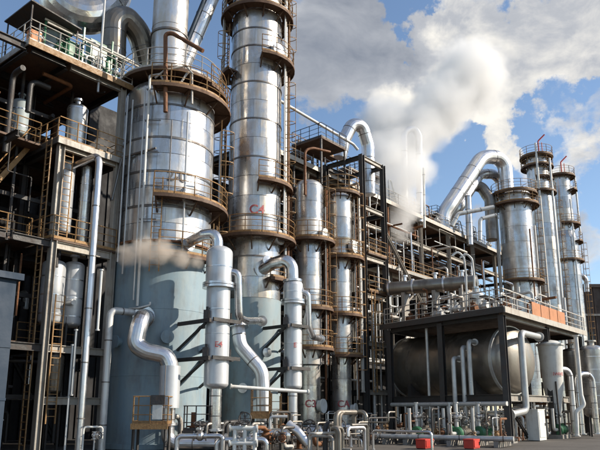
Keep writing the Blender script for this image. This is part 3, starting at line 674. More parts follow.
        if len(pts) > 1: pipe_into(t, pts, r, mat=rnd.choice(('pipew', 'dark', 'pipe', 'dark', 'rust', 'dark')), mitre=False)  # mostly dark tones, colouring the bay pipes as if in shade
    # pipes and lamps above the top deck rail
    for k, (h, m, r) in enumerate(((1.55, 'railw', .05), (1.85, 'white', .06), (.55, 'green', .07))):
        pipe_into(t, [LW(-1.2, .1 + .25 * k, L4 + h), LW(4.6 + .5 * k, .1 + .25 * k, L4 + h)], r, mat=m, mitre=False)
    for i in range(34):
        a = rnd.uniform(-1.8, 3.3); b = rnd.uniform(.2, 3.0); h = rnd.uniform(.4, 1.9); r = rnd.choice((.03, .04, .06, .08)); dx = rnd.uniform(.4, 1.3)
        pipe_into(t, [LW(a, b, L4), LW(a, b, L4 + h), LW(min(3.5, a + dx), b, L4 + h), LW(min(3.5, a + dx), b, L4)] if i % 3 else [LW(a, b, L4), LW(a, b, L4 + h), LW(a, b + dx, L4 + h)], r, mat=rnd.choice(('green', 'pipew', 'green', 'white', 'rust', 'pipe')), mitre=False)
    for i in range(5): valve_into(t, LW(-1.4 + i * 1.1, .4, L4 + .75), RD, .09, UP, rnd.choice(('green', 'pipew')))
    for a in (.9, 2.6): part('pipe_stand', MB().bar(LW(a, .3, L4), LW(a, .3, L4 + 2.4), .08, .08).bar(LW(a, .0, L4 + 1.45), LW(a, .9, L4 + 1.45), .06, .08), 'green', t, 0)
    pipe_into(t, [LW(1.75, .0, L4 - 1), LW(1.75, .0, L4 + 4.5)], .06, mat='pipew', name='lamp_pole')
    return t
left_structure()

def upright_vessel(label, c, r, z0, z1, mat='vess', legs=0, name='process_vessel', group=None, seams=.9, nozzle=True, base=None, bottom=True):
    t = thing(name, label, 'vessel', (c[0], c[1], base if base is not None else z0), group)
    hb = r * .45
    pr = ([(0, z0)] + [(a, z0 + hb - h) for a, h in dish(r, hb)][::-1][1:] if bottom else [(0, z0), (r, z0)]) + [(r, z1 - hb)] + [(a, z1 - hb + h) for a, h in dish(r, hb)]
    part('shell', MB().lathe(pr, 26, origin=(c[0], c[1], 0)), mat, t)
    z = z0 + hb + .3
    while z < z1 - hb: seam(t, (c[0], c[1], z), UP, r, 'pipe' if mat != 'drum' else 'band', .05); z += seams
    if legs:
        b = base if base is not None else 0
        for k in range(legs):
            a = 2 * math.pi * k / legs + .5; part('leg', MB().bar((c[0] + r * .88 * math.cos(a), c[1] + r * .88 * math.sin(a), b), (c[0] + r * .88 * math.cos(a), c[1] + r * .88 * math.sin(a), z0 + hb + .25), .1, .1), 'dark', t, 0)
    if nozzle:
        part('top_nozzle', MB().lathe([(r * .28, z1 - .1), (r * .28, z1 + .22), (r * .45, z1 + .22), (r * .45, z1 + .32), (0, z1 + .33)], 16, origin=(c[0], c[1], 0)), mat, t)
    return t
p = LW(1.35, 1.1, 0); upright_vessel('silver vessel on the railed platform of the left structure', p, .52, 14.55, 17.2, 'clad2', 3, base=14.5)
p = LW(1.1, 1.2, 0); upright_vessel('long silver vessel hanging below the railed platform', p, .40, 10.2, 14.15, 'vess', nozzle=False)
p = LW(2.05, 1.0, 0); upright_vessel('slender bright vessel beside the long hanging one', p, .26, 9.9, 14.1, 'clad2', nozzle=False)
p = LW(.85, 1.2, 0); upright_vessel('pale blue-white vessel halfway down the left structure', p, .55, 5.7, 8.9, 'vess', 3, base=4.8)
p = LW(1.9, 1.2, 0); upright_vessel('pale vessel next to the tall bright standpipe, halfway down', p, .50, 5.7, 9.0, 'vess', 3, base=4.8)
p = LW(1.1, .9, 0); upright_vessel('short grey vessel low in the front bay of the left structure', p, .42, 2.5, 4.4, 'drum', 3, base=0)
p = LW(-1.0, 2.4, 0); upright_vessel('pale green-grey vessel in the shade under the top deck', p, .42, 15.0, 17.0, 'skirt2', 3, base=14.5)
p = LW(-3.2, 1.2, 0); upright_vessel('white vessel far left between dark posts', p, .55, 10.6, 12.8, 'vess', 3, base=9.6)

# equipment on the top deck
def control_cabinet(name, label, cat, c, size, mat, extra='door'):
    t = thing(name, label, cat, c); c = Vector(c); m = RM
    b = MB(); b.box(c + UP * (size[2] / 2 + .05), size, m); part('body', b, mat, t, 0)
    part('plinth', MB().box(c + UP * .04, (size[0] * .9, size[1] * .9, .08), m), 'dark', t, 0)
    f = c - LD * (size[1] / 2 + .015) + UP * (size[2] / 2 + .08)
    d = part(extra, MB().box(f, (size[0] * .86, .03, size[2] * .84), m), mat, t, 0)
    part('handle', MB().box(f - LD * .03 + RD * (size[0] * .32), (.03, .04, .16), m), 'dark', d, 0)
    part('cap', MB().box(c + UP * (size[2] + .08), (size[0] * 1.06, size[1] * 1.06, .05), m), mat, t, 0)
    return t
control_cabinet('junction_box', 'small orange box on the top deck behind the rail', 'box', LW(-1.6, .5, 18.75), (.55, .4, .85), 'orange')
control_cabinet('control_cabinet', 'green cabinet on the top deck near the orange box', 'cabinet', LW(.4, .7, 18.75), (.7, .5, 1.3), 'green')
control_cabinet('control_cabinet', 'tall green panel cabinet on the top deck under the big duct', 'cabinet', LW(2.6, 1.6, 18.75), (1.3, .5, 2.6), 'green')
upright_vessel('pale blue vessel on the top deck, left of the green cabinet', LW(-.3, 1.4, 0), .6, 19.1, 21.0, 'skirt2', 3, base=18.75)
control_cabinet('control_cabinet', 'blue-grey casing on the top deck under the overhead ducts', 'cabinet', LW(1.9, 3.0, 18.75), (2.4, 1.5, 1.9), 'skirt')

# overhead ducts, upper left
pipe_thing('flue_duct', 'huge shiny duct curving across the top left corner', 'duct', [P(30, -70, 33.0), P(58, 2, 32.0), P(76, 18, 32.2), P(98, 16, 33.0), P(112, 2, 33.6), P(128, -45, 34.5)], 1.0, 2.2, 'clad2', True, 1.5, seg=8)
pipe_thing('flue_duct', 'dark mitred duct elbow left of the stack', 'duct', [P(113, 62, 32.6), P(114, 24, 32.6), P(124, 16, 32.8), P(140, 34, 33.6), P(147, 64, 34.2), P(147, 95, 34.6)], .70, 1.7, 'drum', True, 1.1, seg=8)
pipe_thing('flue_duct', 'straight slanting duct rising between the stack and the C4 column', 'duct', [P(172, 92, 36.4), P(222, -28, 36.8)], .50, None, 'pipe', True, 1.6)
pipe_thing('cooling_pipe', 'thin blue pipe clipped on top of the slanting duct', 'pipe', [P(180, 58, 35.8), P(212, -20, 36.2)], .12, None, 'blue', True)

# tall standpipes at the left structure
pipe_thing('standpipe', 'tall bright silver standpipe in front of the left structure', 'pipe', [P(78.5, 449, 28.4).xy.to_3d(), Vector((P(78.5, 449, 28.4).x, 28.4, 13.6)), Vector((P(78.5, 449, 28.4).x, 28.4, 13.6)) + LD * 2.2], .165, .5, 'pipe', False, 2.4, (True, False))
x = P(104.5, 400, 29.6).x
pipe_thing('standpipe', 'grey hooked standpipe at the left edge of the blue-grey skirt', 'pipe', [(x, 29.6, 0), (x, 29.6, Zat(310, 29.6)), (x + 1.0, 30.6, Zat(310, 29.6))], .17, .32, 'pipew', False, 1.9, (True, False))
for k, (px, y0, y1, r, lab) in enumerate(((64.5, 452, 345, .05, 'thin white pipe nearest the corner post of the left structure'), (71.5, 395, 330, .06, 'short pale pipe between the corner post and the bright standpipe'), (97.5, 330, 270, .06, 'thin grey pipe between the bright standpipe and the widest tower'))):
    a = P(px, y0, 28.3); pipe_thing('drain_pipe', lab, 'pipe', [a, Vector((a.x, 28.3, Zat(y1, 28.3)))], r, None, 'pipew', False, 0, (True, True))
def pipe_portal():
    a, b = P(82, 452, 28.0), P(101, 452, 28.2); a.z = b.z = 0; h = UP * Zat(427, 28)
    t = thing('pipe_portal', 'thin white pipe goalpost at the foot of the left structure', 'pipe', a)
    pipe_into(t, [a, a + h, b + h, b], .045, .12, 'white', mitre=False, name='pipe_run'); 
    for p in (a, b): flange(t, p + UP * .05, UP, .14, .1, 'pipew')
    q = a + (b - a) * .6; pipe_into(t, [q, q + UP * .9], .035, mat='pipew', mitre=False); valve_into(t, q + UP * .75, UP, .07, -LD)
pipe_portal()

# blue hut at the left edge, its paint darkened in place of shade
def blue_hut():
    c = LW(-5.45, -1.2, 0); t = thing('equipment_hut', 'blue hut with painted-in shade, cut off by the left edge of the picture', 'building', c)
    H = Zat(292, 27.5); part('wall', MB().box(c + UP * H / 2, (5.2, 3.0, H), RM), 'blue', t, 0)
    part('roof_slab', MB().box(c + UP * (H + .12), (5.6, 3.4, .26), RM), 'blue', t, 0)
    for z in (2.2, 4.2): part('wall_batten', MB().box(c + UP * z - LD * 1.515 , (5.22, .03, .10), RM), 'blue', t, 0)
    w = part('window', MB().box(c - LD * 1.52 + UP * 3.2 + RD * .9, (1.0, .06, 1.0), RM), 'glass', t, 0)
    for s in (-1, 1): part('window_frame', MB().box(c - LD * 1.54 + UP * 3.2 + RD * (.9 + s * .53), (.07, .1, 1.1), RM), 'white', w, 0)
blue_hut()

# small platform with ochre rails before the skirt
def small_platform(name, label, px0, px1, Y, py, depth, mat='deck', rmat='rail', rot=True, lad=False, h=1.15, sign=False):
    a, b = P(px0, py, Y), P(px1, py, Y); z = a.z; t = thing(name, label, 'platform', (a.x, Y, 0)); w = b.x - a.x
    c = Vector(((a.x + b.x) / 2, Y + depth / 2, z))
    d = part('deck', MB().box(c - UP * .05, (w, depth, .1)), mat, t, 0)
    part('edge_channel', MB().box((c.x, Y - .03, z - .1), (w + .1, .06, .24)), rmat, t, 0)
    for i in (0, 1):
        for j in (0, 1):
            q = Vector((a.x + .06 + i * (w - .12), Y + .06 + j * (depth - .12), 0)); part('leg', MB().bar(q, q + UP * (z - .1), .09, .09), 'dark', t, 0)
    railing(d, [(a.x, Y + depth, z), (a.x, Y, z), (b.x, Y, z), (b.x, Y + depth, z)], rmat, h, .8)
    if lad: ladder(t, (b.x + .1, Y + .3, 0), (b.x + .1, Y + .3, z + 1.0), (1, 0, 0), rmat, cage=False)
    if sign: part('notice_board', MB().box((b.x - .42, Y - .06, z + .50), (.42, .03, .62)), 'white', t, 0); part('switch_box', MB().box((b.x - .42, Y - .05, z + 1.0), (.6, .1, .4)), 'dark', t, 0)
    return t
small_platform('access_platform', 'small ochre-railed platform with a white notice, in front of the blue-grey skirt', 132, 167, 27.9, 424, .95, sign=True)
small_platform('access_platform', 'dark-railed low platform between the S-bent duct and the larger reboiler', 183, 208, 29.6, 431, .9, rmat='dark', h=1.1)
tt = small_platform('access_platform', 'yellow caged platform with a ladder, under the bright header pipe', 251, 269, 31.6, 414, .9, lad=True, h=1.15)
ladder(tt, P(276, 440, 31.4), P(276, 394, 31.4), (0, -1, 0), 'rail', .5, False); ladder(tt, P(284, 440, 31.7), P(284, 396, 31.7), (0, -1, 0), 'rail', .4, False)

# ================================================================== PIPE RACK running away to the right
def pipe_rack():
    t = thing('pipe_rack', 'long steel pipe rack running away to the right behind the slim columns', 'pipe rack', W(9, 3, 0))
    ZT, ZW, ZM = 20.1, 13.8, 9.6; B0, B1 = 3.0, 9.0; a0, a1 = 9.0, 56.0
    for i in range(9):
        a = a0 + i * (a1 - a0) / 8
        for b in (B0, B1):
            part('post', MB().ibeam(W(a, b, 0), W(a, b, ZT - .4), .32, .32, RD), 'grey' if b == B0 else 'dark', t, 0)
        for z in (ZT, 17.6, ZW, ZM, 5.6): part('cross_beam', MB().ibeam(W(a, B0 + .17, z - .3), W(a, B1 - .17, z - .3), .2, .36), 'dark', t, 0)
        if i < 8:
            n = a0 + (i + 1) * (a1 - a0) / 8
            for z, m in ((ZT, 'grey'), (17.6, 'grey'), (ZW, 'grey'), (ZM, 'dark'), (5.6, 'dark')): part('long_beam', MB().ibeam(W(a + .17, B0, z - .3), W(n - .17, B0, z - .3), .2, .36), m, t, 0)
            if i % 2: part('brace', MB().ibeam(W(a + .2, B0, ZM), W(n - .2, B0, ZW - .5), .16, .16), 'grey', t, 0)
    for i in range(6):
        s0 = a0 + i * (a1 - a0) / 6; s1 = s0 + (a1 - a0) / 6 - .02
        d = deck_slab(t, W, s0, s1, B0 - .5, B1 + .5, ZT)
        railing(d, [W(s0, B0 - .45, ZT), W(s1, B0 - .45, ZT)], 'railw', 1.1, 1.5)
        part('edge_channel', MB().bar(W(s0, B0 - .54, ZT - .13), W(s1, B0 - .54, ZT - .13), .06, .34), 'railw', t, 0)
    for i in range(4):
        s0 = 20 + i * 8.0; s1 = s0 + 7.98
        d = deck_slab(t, W, s0, s1, B0 - 1.3, B0 + .2, ZW, name='walkway'); railing(d, [W(s0, B0 - 1.28, ZW), W(s1, B0 - 1.28, ZW)], 'rail', 1.1, 1.2)
        part('edge_channel', MB().bar(W(s0, B0 - 1.33, ZW - .1), W(s1, B0 - 1.33, ZW - .1), .05, .28), 'grey', t, 0)
        deck_slab(t, W, s0, s1, B0 + .2, B1, ZW - .02)
    # bundles of pipes carried along the rack
    rnd = random.Random(11)
    for lev in (17.6, ZM, 5.6):
        b = B0 + (.7 if lev > 15 else -.2)
        while b < B1:
            r = rnd.choice((.08, .11, .15, .2, .26)); b += r
            pipe_into(t, [W(a0 + rnd.uniform(0, 3), b, lev + r), W(a1 - rnd.uniform(0, 6), b, lev + r)], r, mat=rnd.choice(('pipe', 'pipew', 'pipew', 'drum', 'pipe')), n=10, mitre=False)
            b += r + rnd.uniform(.12, .5)
    for i in range(190):     # risers, drops and loops in the bays
        a = rnd.triangular(12, 50, 20); b = rnd.uniform(B0 - 1.6, B0 + 2.5); z = rnd.choice((5.7, ZM, ZM, ZW, ZW, 17.7, 17.7)); r = rnd.choice((.03, .04, .05, .06, .08, .12)); cur = [a, b, z]; pts = [W(*cur)]
        for s in range(rnd.randint(2, 4)):
            ax = rnd.choice((0, 0, 1, 2, 2)); cur[ax] += rnd.choice((-1, 1)) * rnd.uniform(.8, 3.5); cur = [cur[0], max(B0 - 1.8, min(B0 + 3.5, cur[1])), max(4, min(19.5, cur[2]))]
            q = W(*cur)
            if (q - pts[-1]).length > .6: pts.append(q)
        if len(pts) > 1: pipe_into(t, pts, r, mat=rnd.choice(('pipe', 'pipew', 'pipew', 'railw', 'rust', 'white')), mitre=False)
    # small gear standing on the top deck
    for i in range(26):
        a = rnd.uniform(20, 54); b = rnd.uniform(B0, B0 + 2.5); h = rnd.uniform(.6, 2.6); r = rnd.uniform(.04, .09)
        pipe_into(t, [W(a, b, ZT), W(a, b, ZT + h), W(a + rnd.uniform(.4, 1.4), b, ZT + h), W(a + 1.5, b, ZT + .1)], r, mat=rnd.choice(('pipew', 'white', 'rust', 'pipe')), mitre=False)
    for i in range(9):
        a = 11 + i * 3.9 + rnd.uniform(-.6, .6); b = B0 + rnd.uniform(.6, 2.0); h = rnd.uniform(1.2, 2.8)
        d = deck_slab(t, W, a, a + 1.8, b, b + 1.3, ZT + h, name='stand'); railing(d, [W(a, b + 1.3, ZT + h), W(a, b, ZT + h), W(a + 1.8, b, ZT + h), W(a + 1.8, b + 1.3, ZT + h)], rnd.choice(('rail', 'railw', 'dark')), 1.0, .7)
        for u, v in ((0, 0), (1.8, 0), (0, 1.3), (1.8, 1.3)): part('stand_leg', MB().bar(W(a + u, b + v, ZT), W(a + u, b + v, ZT + h - .1), .08, .08), 'dark', d, 0)
        if i % 2: part('small_drum', MB().lathe([(0, 0), (.45, 0), (.45, 1.2), (.3, 1.4), (0, 1.45)], 18, origin=W(a + .9, b + .6, ZT + (.02 if h > 1.7 else h))), rnd.choice(('pipe', 'white', 'clad2')), d)
    for i in range(7):
        a = 24 + i * 4.3; valve_into(t, W(a, B0 + .4, ZT + .8), RD, .14, UP, 'pipew')
    return t
pipe_rack()
def back_building():
    t = thing('shade_black_building', 'sheet-clad building behind the pipe rack, black in place of the deep shade there', 'building', W(30, 12, 0))
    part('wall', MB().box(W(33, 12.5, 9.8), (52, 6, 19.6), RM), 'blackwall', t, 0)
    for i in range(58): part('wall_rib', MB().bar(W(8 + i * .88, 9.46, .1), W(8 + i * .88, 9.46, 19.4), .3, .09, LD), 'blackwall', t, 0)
    for i in range(5): w = part('window', MB().box(W(16 + i * 8, 9.42, 11.7), (2.4, .08, 1.4), RM), 'glass', t, 0); part('window_frame', MB().box(W(16 + i * 8, 9.40, 10.95), (2.6, .14, .1), RM).box(W(16 + i * 8, 9.40, 12.45), (2.6, .14, .1), RM).box(W(16 + i * 8, 9.38, 11.7), (.06, .1, 1.4), RM), 'grey', w, 0)
back_building()

def front_frame():
    """open steel tower in front of the rack, next to the slim columns"""
    A0, A1, B0, B1 = 16.45, 19.35, -1.07, 2.3; ZT = 20.5
    t = thing('steel_frame', 'open dark steel frame standing between the slim columns and the drum deck', 'frame', W(A0, B0, 0))
    for a in (A0, A1):
        for b in (B0, B1): part('post', MB().ibeam(W(a, b, 0), W(a, b, ZT), .34, .34, RD), 'dark', t, 0)
    zs = (3.0, 6.4, 9.8, 12.6, 16.4, ZT - .2)
    for z in zs:
        for b in (B0, B1): part('beam', MB().ibeam(W(A0 + .18, b, z), W(A1 - .18, b, z), .22, .32), 'grey' if b == B0 else 'dark', t, 0)
        for a in (A0, A1): part('beam', MB().ibeam(W(a, B0 + .18, z), W(a, B1 - .18, z), .22, .32), 'dark', t, 0)
    part('beam', MB().ibeam(W(A0, B1 + .2, ZT - .2), W(A0, 7.5, ZT - .2), .22, .32), 'dark', t, 0)
    part('brace', MB().ibeam(W(A1 + .2, B0, 15.0), W(A1 + 5.4, B0, 10.2), .24, .24), 'grey', t, 0)
    # deck with rails on top, left of the posts
    d = deck_slab(t, W, 13.2, 16.3, .2, 3.0, 21.2); railing(d, [W(16.3, .2, 21.2), W(13.2, .2, 21.2), W(13.2, 3.0, 21.2)], 'dark', 1.1, .8)
    railing(d, [W(16.3, 3.0, 21.2), W(13.2, 3.0, 21.2)], 'rail', 1.1, .8)
    for a, b in ((13.3, .3), (16.2, .3), (13.3, 2.9), (16.2, 2.9)): part('deck_leg', MB().bar(W(a, b, 17.6), W(a, b, 21.1), .12, .12), 'dark', t, 0)
    for z, m in ((9.9, 'deck'), (12.7, 'deck')):
        d = deck_slab(t, W, A0 + .2, A1 - .2, B0 - .3, B1, z + .28); railing(d, [W(A0 + .2, B0 - .3, z + .28), W(A1 - .2, B0 - .3, z + .28)], 'rail', 1.1, 1.0)
    ladder(t, W(A0 + .6, B0 - .35, 3), W(A0 + .6, B0 - .35, 10.2), -LD)
    for k, (a, b, r, m) in enumerate(((A0 + 1.1, B0 + .1, .12, 'pipew'), (A0 + 1.6, B0 + .4, .09, 'white'), (A0 + 2.2, B0 + .2, .07, 'pipew'), (A0 - .5, B0 - .1, .07, 'pipew'), (A0 - .8, B0 - .2, .09, 'railw'))):
        pipe_into(t, [W(a, b, 3.0 if k > 2 else .1), W(a, b, 8.0 + 2.5 * k), W(a + .3, b + 1.6, 8.0 + 2.5 * k)], r, mat=m, mitre=False, ends=(True, False))
    return t
front_frame()
pipe_thing('overhead_line', 'long thin bright pipe slanting down from the C4 column to the frame top', 'pipe', [P(270, 95, 40.5), P(282, 102, 41.3), P(353, 144, 46.5), P(358, 150, 46.6)], .11, None, 'white', False, 3.0)
pipe_thing('gooseneck_vent', 'fat silver gooseneck bend on top of the steel frame', 'vent', [P(340, 158, 47.2), P(344, 140, 47.2), P(352, 124, 47.4), P(362, 126, 47.8), P(368, 146, 48.2), P(369, 195, 48.4)], .52, 1.1, 'pipe', True, 1.0, seg=7)
pipe_thing('gooseneck_vent', 'tall inverted-U vent pipe standing in the steam behind the rack', 'vent', [P(405, 222, 59), P(404, 134, 59), P(409, 129, 59.1), P(415, 129, 59.3), P(419, 136, 59.4), P(420, 222, 59.6)], .34, .8, 'pipe', True, 2.0, seg=7)
pipe_thing('vent_stack', 'thin upright vent pole right of the inverted-U vent', 'vent', [P(424.5, 228, 57), P(423.5, 168, 57)], .12, None, 'white', False, 2.0)

# ================================================================== RIGHT-HAND COLUMNS
def far_column(label, px, py, Y, r0, r1, ztop, zstep, zplat, davit, extra):
    x = P(px, py, Y).x; c = (x, Y)
    t = thing('far_column', label, 'tower', (x, Y, 0), 'three clad columns at the right')
    part('shell', MB().lathe([(0, .02), (r0 + .12, .02), (r0 + .12, .3), (r0 - .04, .3), (r0 - .04, zstep), (r1 - .04, zstep + (1.0 if r1 < r0 else .02)), (r1 - .04, ztop)] + [(a, ztop + h) for a, h in dish(r1 - .04, r1 * .5)], 30, origin=(x, Y, 0)), 'clad2', t)
    ring_jackets(t, c, r0, 4.0, zstep, round((zstep - 4.0) / 1.75), 'clad')
    if r1 < r0: ring_jackets(t, c, r1, zstep + 1.02, ztop, max(1, round((ztop - zstep - 1) / 1.6)), 'clad2')
    for z, rr, a0, a1 in zplat: ring_platform(t, c, z, (r0 if z < zstep else r1) + .04, rr, a0, a1, 'deck', 'rail', gap=1.3)
    for deg, r, m, z0, z1 in extra:
        a = rad(deg); b = Vector((x + math.cos(a) * (r0 + .35), Y + math.sin(a) * (r0 + .35), 0)); pipe_into(t, [b + UP * z0, b + UP * z1], r, mat=m, name='downcomer', mitre=False)
    if davit:
        b = Vector((x + .3, Y - .3, ztop + r1 * .4)); pipe_into(t, [b, b + UP * 1.7, b + Vector((.9, 0, 2.6))], .09, .3, 'red', mitre=False, name='davit')
        pipe_into(t, [b + Vector((.45, 0, 0)), b + Vector((.45, 0, 1.5))], .06, mat='red', mitre=False, name='davit_stay')
    e = Vector((math.cos(rad(-20)), math.sin(rad(-20)), 0)); ladder(t, Vector((x, Y, 5)) + e * (r0 + .3), Vector((x, Y, zstep)) + e * (r0 + .3), e)
    return t, c
z = lambda py, Y: Zat(py, Y)
C1, c1 = far_column('widest and nearest of the three right columns, fat elbow pipe on top', 521, 290, 68.9, 1.78, 1.78, z(197, 69), z(200, 69), ((z(207, 69), 2.6, 0, 360), (z(193, 69) - .3, 2.5, 0, 360), (z(283, 69), 2.5, -150, 40)), False, ((5, .12, 'pipew', 3, 22), (-70, .08, 'rust', 5, 21), (170, .15, 'pipew', 4, 24), (-175, .09, 'white', 4, 26)))
C2, c2 = far_column('middle one of the three right columns, red davit above its top railing', 547, 285, 78.0, 1.62, 1.3, z(158, 78), z(200, 78), ((z(158, 78), 2.05, 0, 360), (z(168, 78), 2.0, 0, 360), (z(180, 78), 1.8, -120, 60), (z(194, 78), 2.1, 0, 360)), True, ((-60, .14, 'pipew', 4, 33), (-110, .14, 'white', 4, 35), (10, .1, 'pipew', 4, 30)))
C3, c3r = far_column('rearmost of the three right columns, red davit and a pole on its side', 569, 285, 85.5, 1.7, 1.4, z(178, 85.5), z(240, 85.5), ((z(178, 85.5), 2.1, 0, 360), (z(192, 85.5), 2.2, -60, 60), (z(226, 85.5), 2.2, -120, 40), (z(243, 85.5), 2.3, -60, 40), (z(262, 85.5), 2.2, -160, 60)), True, ((-80, .1, 'pipew', 4, 30), (-15, .12, 'pipew', z(236, 85.5), z(178, 85.5))))
Zt = z(193, 69) + .5
pipe_thing('overhead_vapour_line', 'fat silver pipe arching from the nearest right column down to the rack', 'pipe', [(c1[0] - .75, c1[1], Zt - .6), (c1[0] - .75, c1[1], z(158, 69)), P(482, 156.5, 67.6), P(449, 206, 65.0), W(38.6, 3.5, 22.0), W(38.4, 3.6, 20.05)], .80, 2.6, 'pipe', True, 2.0, (True, False), seg=8)
pipe_thing('overhead_vapour_line', 'second fat pipe nested beneath the outer arching pipe', 'pipe', [(c1[0] - .9, c1[1] + 1.5, Zt - 3.0), (c1[0] - .9, c1[1] + 1.5, z(174, 70.4)), P(480, 174, 69.5), P(459, 208, 66.8), W(40.6, 4.6, 21.8), W(40.5, 4.7, 20.05)], .58, 2.0, 'pipe', True, 1.8, seg=8)
pipe_thing('overhead_vapour_line', 'grey pipe hooking down between the arching pipes and the nearest right column', 'pipe', [P(470, 186, 69), P(481, 186, 69), P(490, 200, 68.5), P(492, 240, 68)], .62, 1.4, 'drum', True, 1.5, seg=6)
pipe_thing('riser_pipe', 'upright silver pipe below the arching pipes at the end of the rack', 'pipe', [P(470, 245, 66), P(468, 196, 66)], .35, None, 'pipe', False, 1.5)
pipe_thing('cross_pipe', 'grey level pipe crossing left of the nearest right column', 'pipe', [P(452, 226, 64), P(458, 214, 64), P(494, 207, 64.2)], .22, .5, 'pipew', False, 1.5)
pipe_thing('cross_pipe', 'lower grey bent pipe left of the nearest right column', 'pipe', [P(480, 240, 64), P(480, 219, 64), P(496, 215, 64.2)], .2, .5, 'pipew', False, 1.5)

# dark plant building at the far right
def far_building():
    Y = 96; a, b = P(574, 286, Y), P(640, 300, Y); t = thing('far_building', 'dark rust-stained plant building at the right edge behind the columns', 'building', (a.x, Y, 0))
    H = a.z; part('wall', MB().box(((a.x + b.x) / 2, Y + 5, H / 2), (b.x - a.x, 10, H)), 'far', t, 0)
    for i in range(9): part('wall_rib', MB().box((a.x + .6 + i * 1.15, Y - .05, H / 2), (.18, .12, H - .4)), 'far', t, 0)
    part('parapet', MB().box(((a.x + b.x) / 2, Y - .1, H), (b.x - a.x + .4, .5, .5)), 'far', t, 0)
    for i in range(4): part('window', MB().box((a.x + 1.6 + i * 2.4, Y - .06, H * .62), (1.3, .1, 1.3)), 'glass', t, 0)
    part('floor_line', MB().box(((a.x + b.x) / 2, Y - .1, H * .78), (b.x - a.x, .2, .3)), 'grey', t, 0)
far_building()
pipe_thing('steam_pipe', 'pale elbow pipe above the far building roof at right', 'pipe', [P(572, 280, 93), P(574, 276, 93), P(582, 275, 93), P(586, 280, 93), P(587, 292, 93)], .36, .8, 'pipe', False, 2.0)

# ================================================================== DRUM DECK
K = P(501, 309, 37.0); K.z = 0
DD = Vector((-.585, .811, 0)).normalized(); DR = RD
ZD = Zat(309, 37.0)
def DW(r, d, z): return K + DR * r + DD * d + UP * z
LEND, REND = 9.6, 15.2
def drum_deck():
    t = thing('drum_deck', 'black steel table structure with a white-railed deck over the big drum', 'platform', K)
    zb = Zat(394, 37.0)
    posts = [(0, 0), (0, 4.7), (0, 9.4), (7.4, 0), (14.6, 0), (7.4, 9.4), (14.6, 9.4), (14.6, 4.7)]
    for r, d in posts: part('post', MB().ibeam(DW(r, d, .0), DW(r, d, ZD - .35), .34, .34, DR), 'dark', t, 0); part('base_plate', MB().box(DW(r, d, .10), (.62, .62, .2), RM), 'conc', t, 0)
    for d in (0, 9.4):
        for r0, r1 in ((.2, 7.2), (7.6, 14.4)):
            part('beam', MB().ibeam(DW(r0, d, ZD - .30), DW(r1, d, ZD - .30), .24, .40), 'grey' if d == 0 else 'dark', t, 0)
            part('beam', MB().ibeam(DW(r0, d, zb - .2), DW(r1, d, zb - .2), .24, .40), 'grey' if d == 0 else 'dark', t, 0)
    for r in (0, 14.6):
        for d0, d1 in ((.2, 4.5), (4.9, 9.2)):
            part('beam', MB().ibeam(DW(r, d0, ZD - .30), DW(r, d1, ZD - .30), .24, .40), 'dark', t, 0)
            part('beam', MB().ibeam(DW(r, d0, zb - .2), DW(r, d1, zb - .2), .24, .40), 'dark', t, 0)
    q = [DW(-.4, -.4, 0), DW(REND, -.4, 0), DW(REND, LEND + .4, 0), DW(-.4, LEND + .4, 0)]
    v = [p + UP * zz for zz in (ZD - .10, ZD) for p in q]
    d = part('deck', MB().add(v, [(3, 2, 1, 0), (4, 5, 6, 7), (0, 1, 5, 4), (1, 2, 6, 5), (2, 3, 7, 6), (3, 0, 4, 7)]), 'deck', t, 0)
    for p, q2, m in ((q[3], q[0], 'dark'), (q[0], q[1], 'grey')): 
        o = (q2 - p).normalized().cross(UP) * .035; part('edge_channel', MB().bar(p + o + UP * (ZD - .10), q2 + o + UP * (ZD - .10), .06, .36), m, t, 0)
    railing(d, [DW(-.3, LEND, ZD), DW(-.3, -.3, ZD), DW(REND, -.3, ZD)], 'railw', 1.15, 1.5, .036)
    for i in range(4): part('rail_panel', MB().box(DW(4.9 + i * 1.62, -.38, ZD + .52), (1.5, .03, .82), RM), 'orange', d, 0)
    b = part('brace', MB().ibeam(DW(.2, .1, zb - .5), DW(3, .1, .2), .14, .14), 'dark', t, 0)
    # pipework on and under the deck
    rnd = random.Random(21)
    for i in range(190):
        r = rnd.uniform(.3, 14); dd = rnd.uniform(.3, 9); rr = rnd.choice((.03, .04, .05, .07, .1)); top = i < 56
        cur = [r, dd, ZD if top else 0.0]; pts = [DW(*cur)]
        for s in range(rnd.randint(2, 4)):
            ax = rnd.choice((0, 1, 2)) if s else 2; cur[ax] += (rnd.choice((-1, 1)) if s else 1) * rnd.uniform(.5, 2.2)
            cur = [max(.2, min(14.4, cur[0])), max(.2, min(9.2, cur[1])), max(ZD + .1, min(ZD + 2.6, cur[2])) if top else max(.1, min(2.35, cur[2]))]
            p = DW(*cur)
            if (p - pts[-1]).length > .35: pts.append(p)
        if len(pts) > 1: pipe_into(d if top else t, pts, rr, mat=rnd.choice(('pipew', 'white', 'pipe', 'railw', 'pipew', 'rust')), mitre=False)
    for i in range(9): valve_into(d, DW(.5 + rnd.uniform(0, 2.0), .8 + i * .95, ZD + .55), DD, .13, UP, rnd.choice(('pipew', 'rust')))
    # header pipe under the drum, small gear below
    pipe_into(t, [DW(-.25, 9.2, 2.15), DW(-.25, -.1, 2.15)], .13, mat='pipew', mitre=False)
    for i in range(12):
        dd = .7 + i * .72; pipe_into(t, [DW(-.25, dd, 2.1), DW(-.25, dd, .3 + .2 * (i % 3))], .045 if i % 2 else .07, mat='pipew', mitre=False); 
        if i % 2: valve_into(t, DW(-.25, dd, 1.15), UP, .09, -DR - DD * .3, 'rust' if i % 4 == 1 else 'pipew')
    return t
drum_deck()
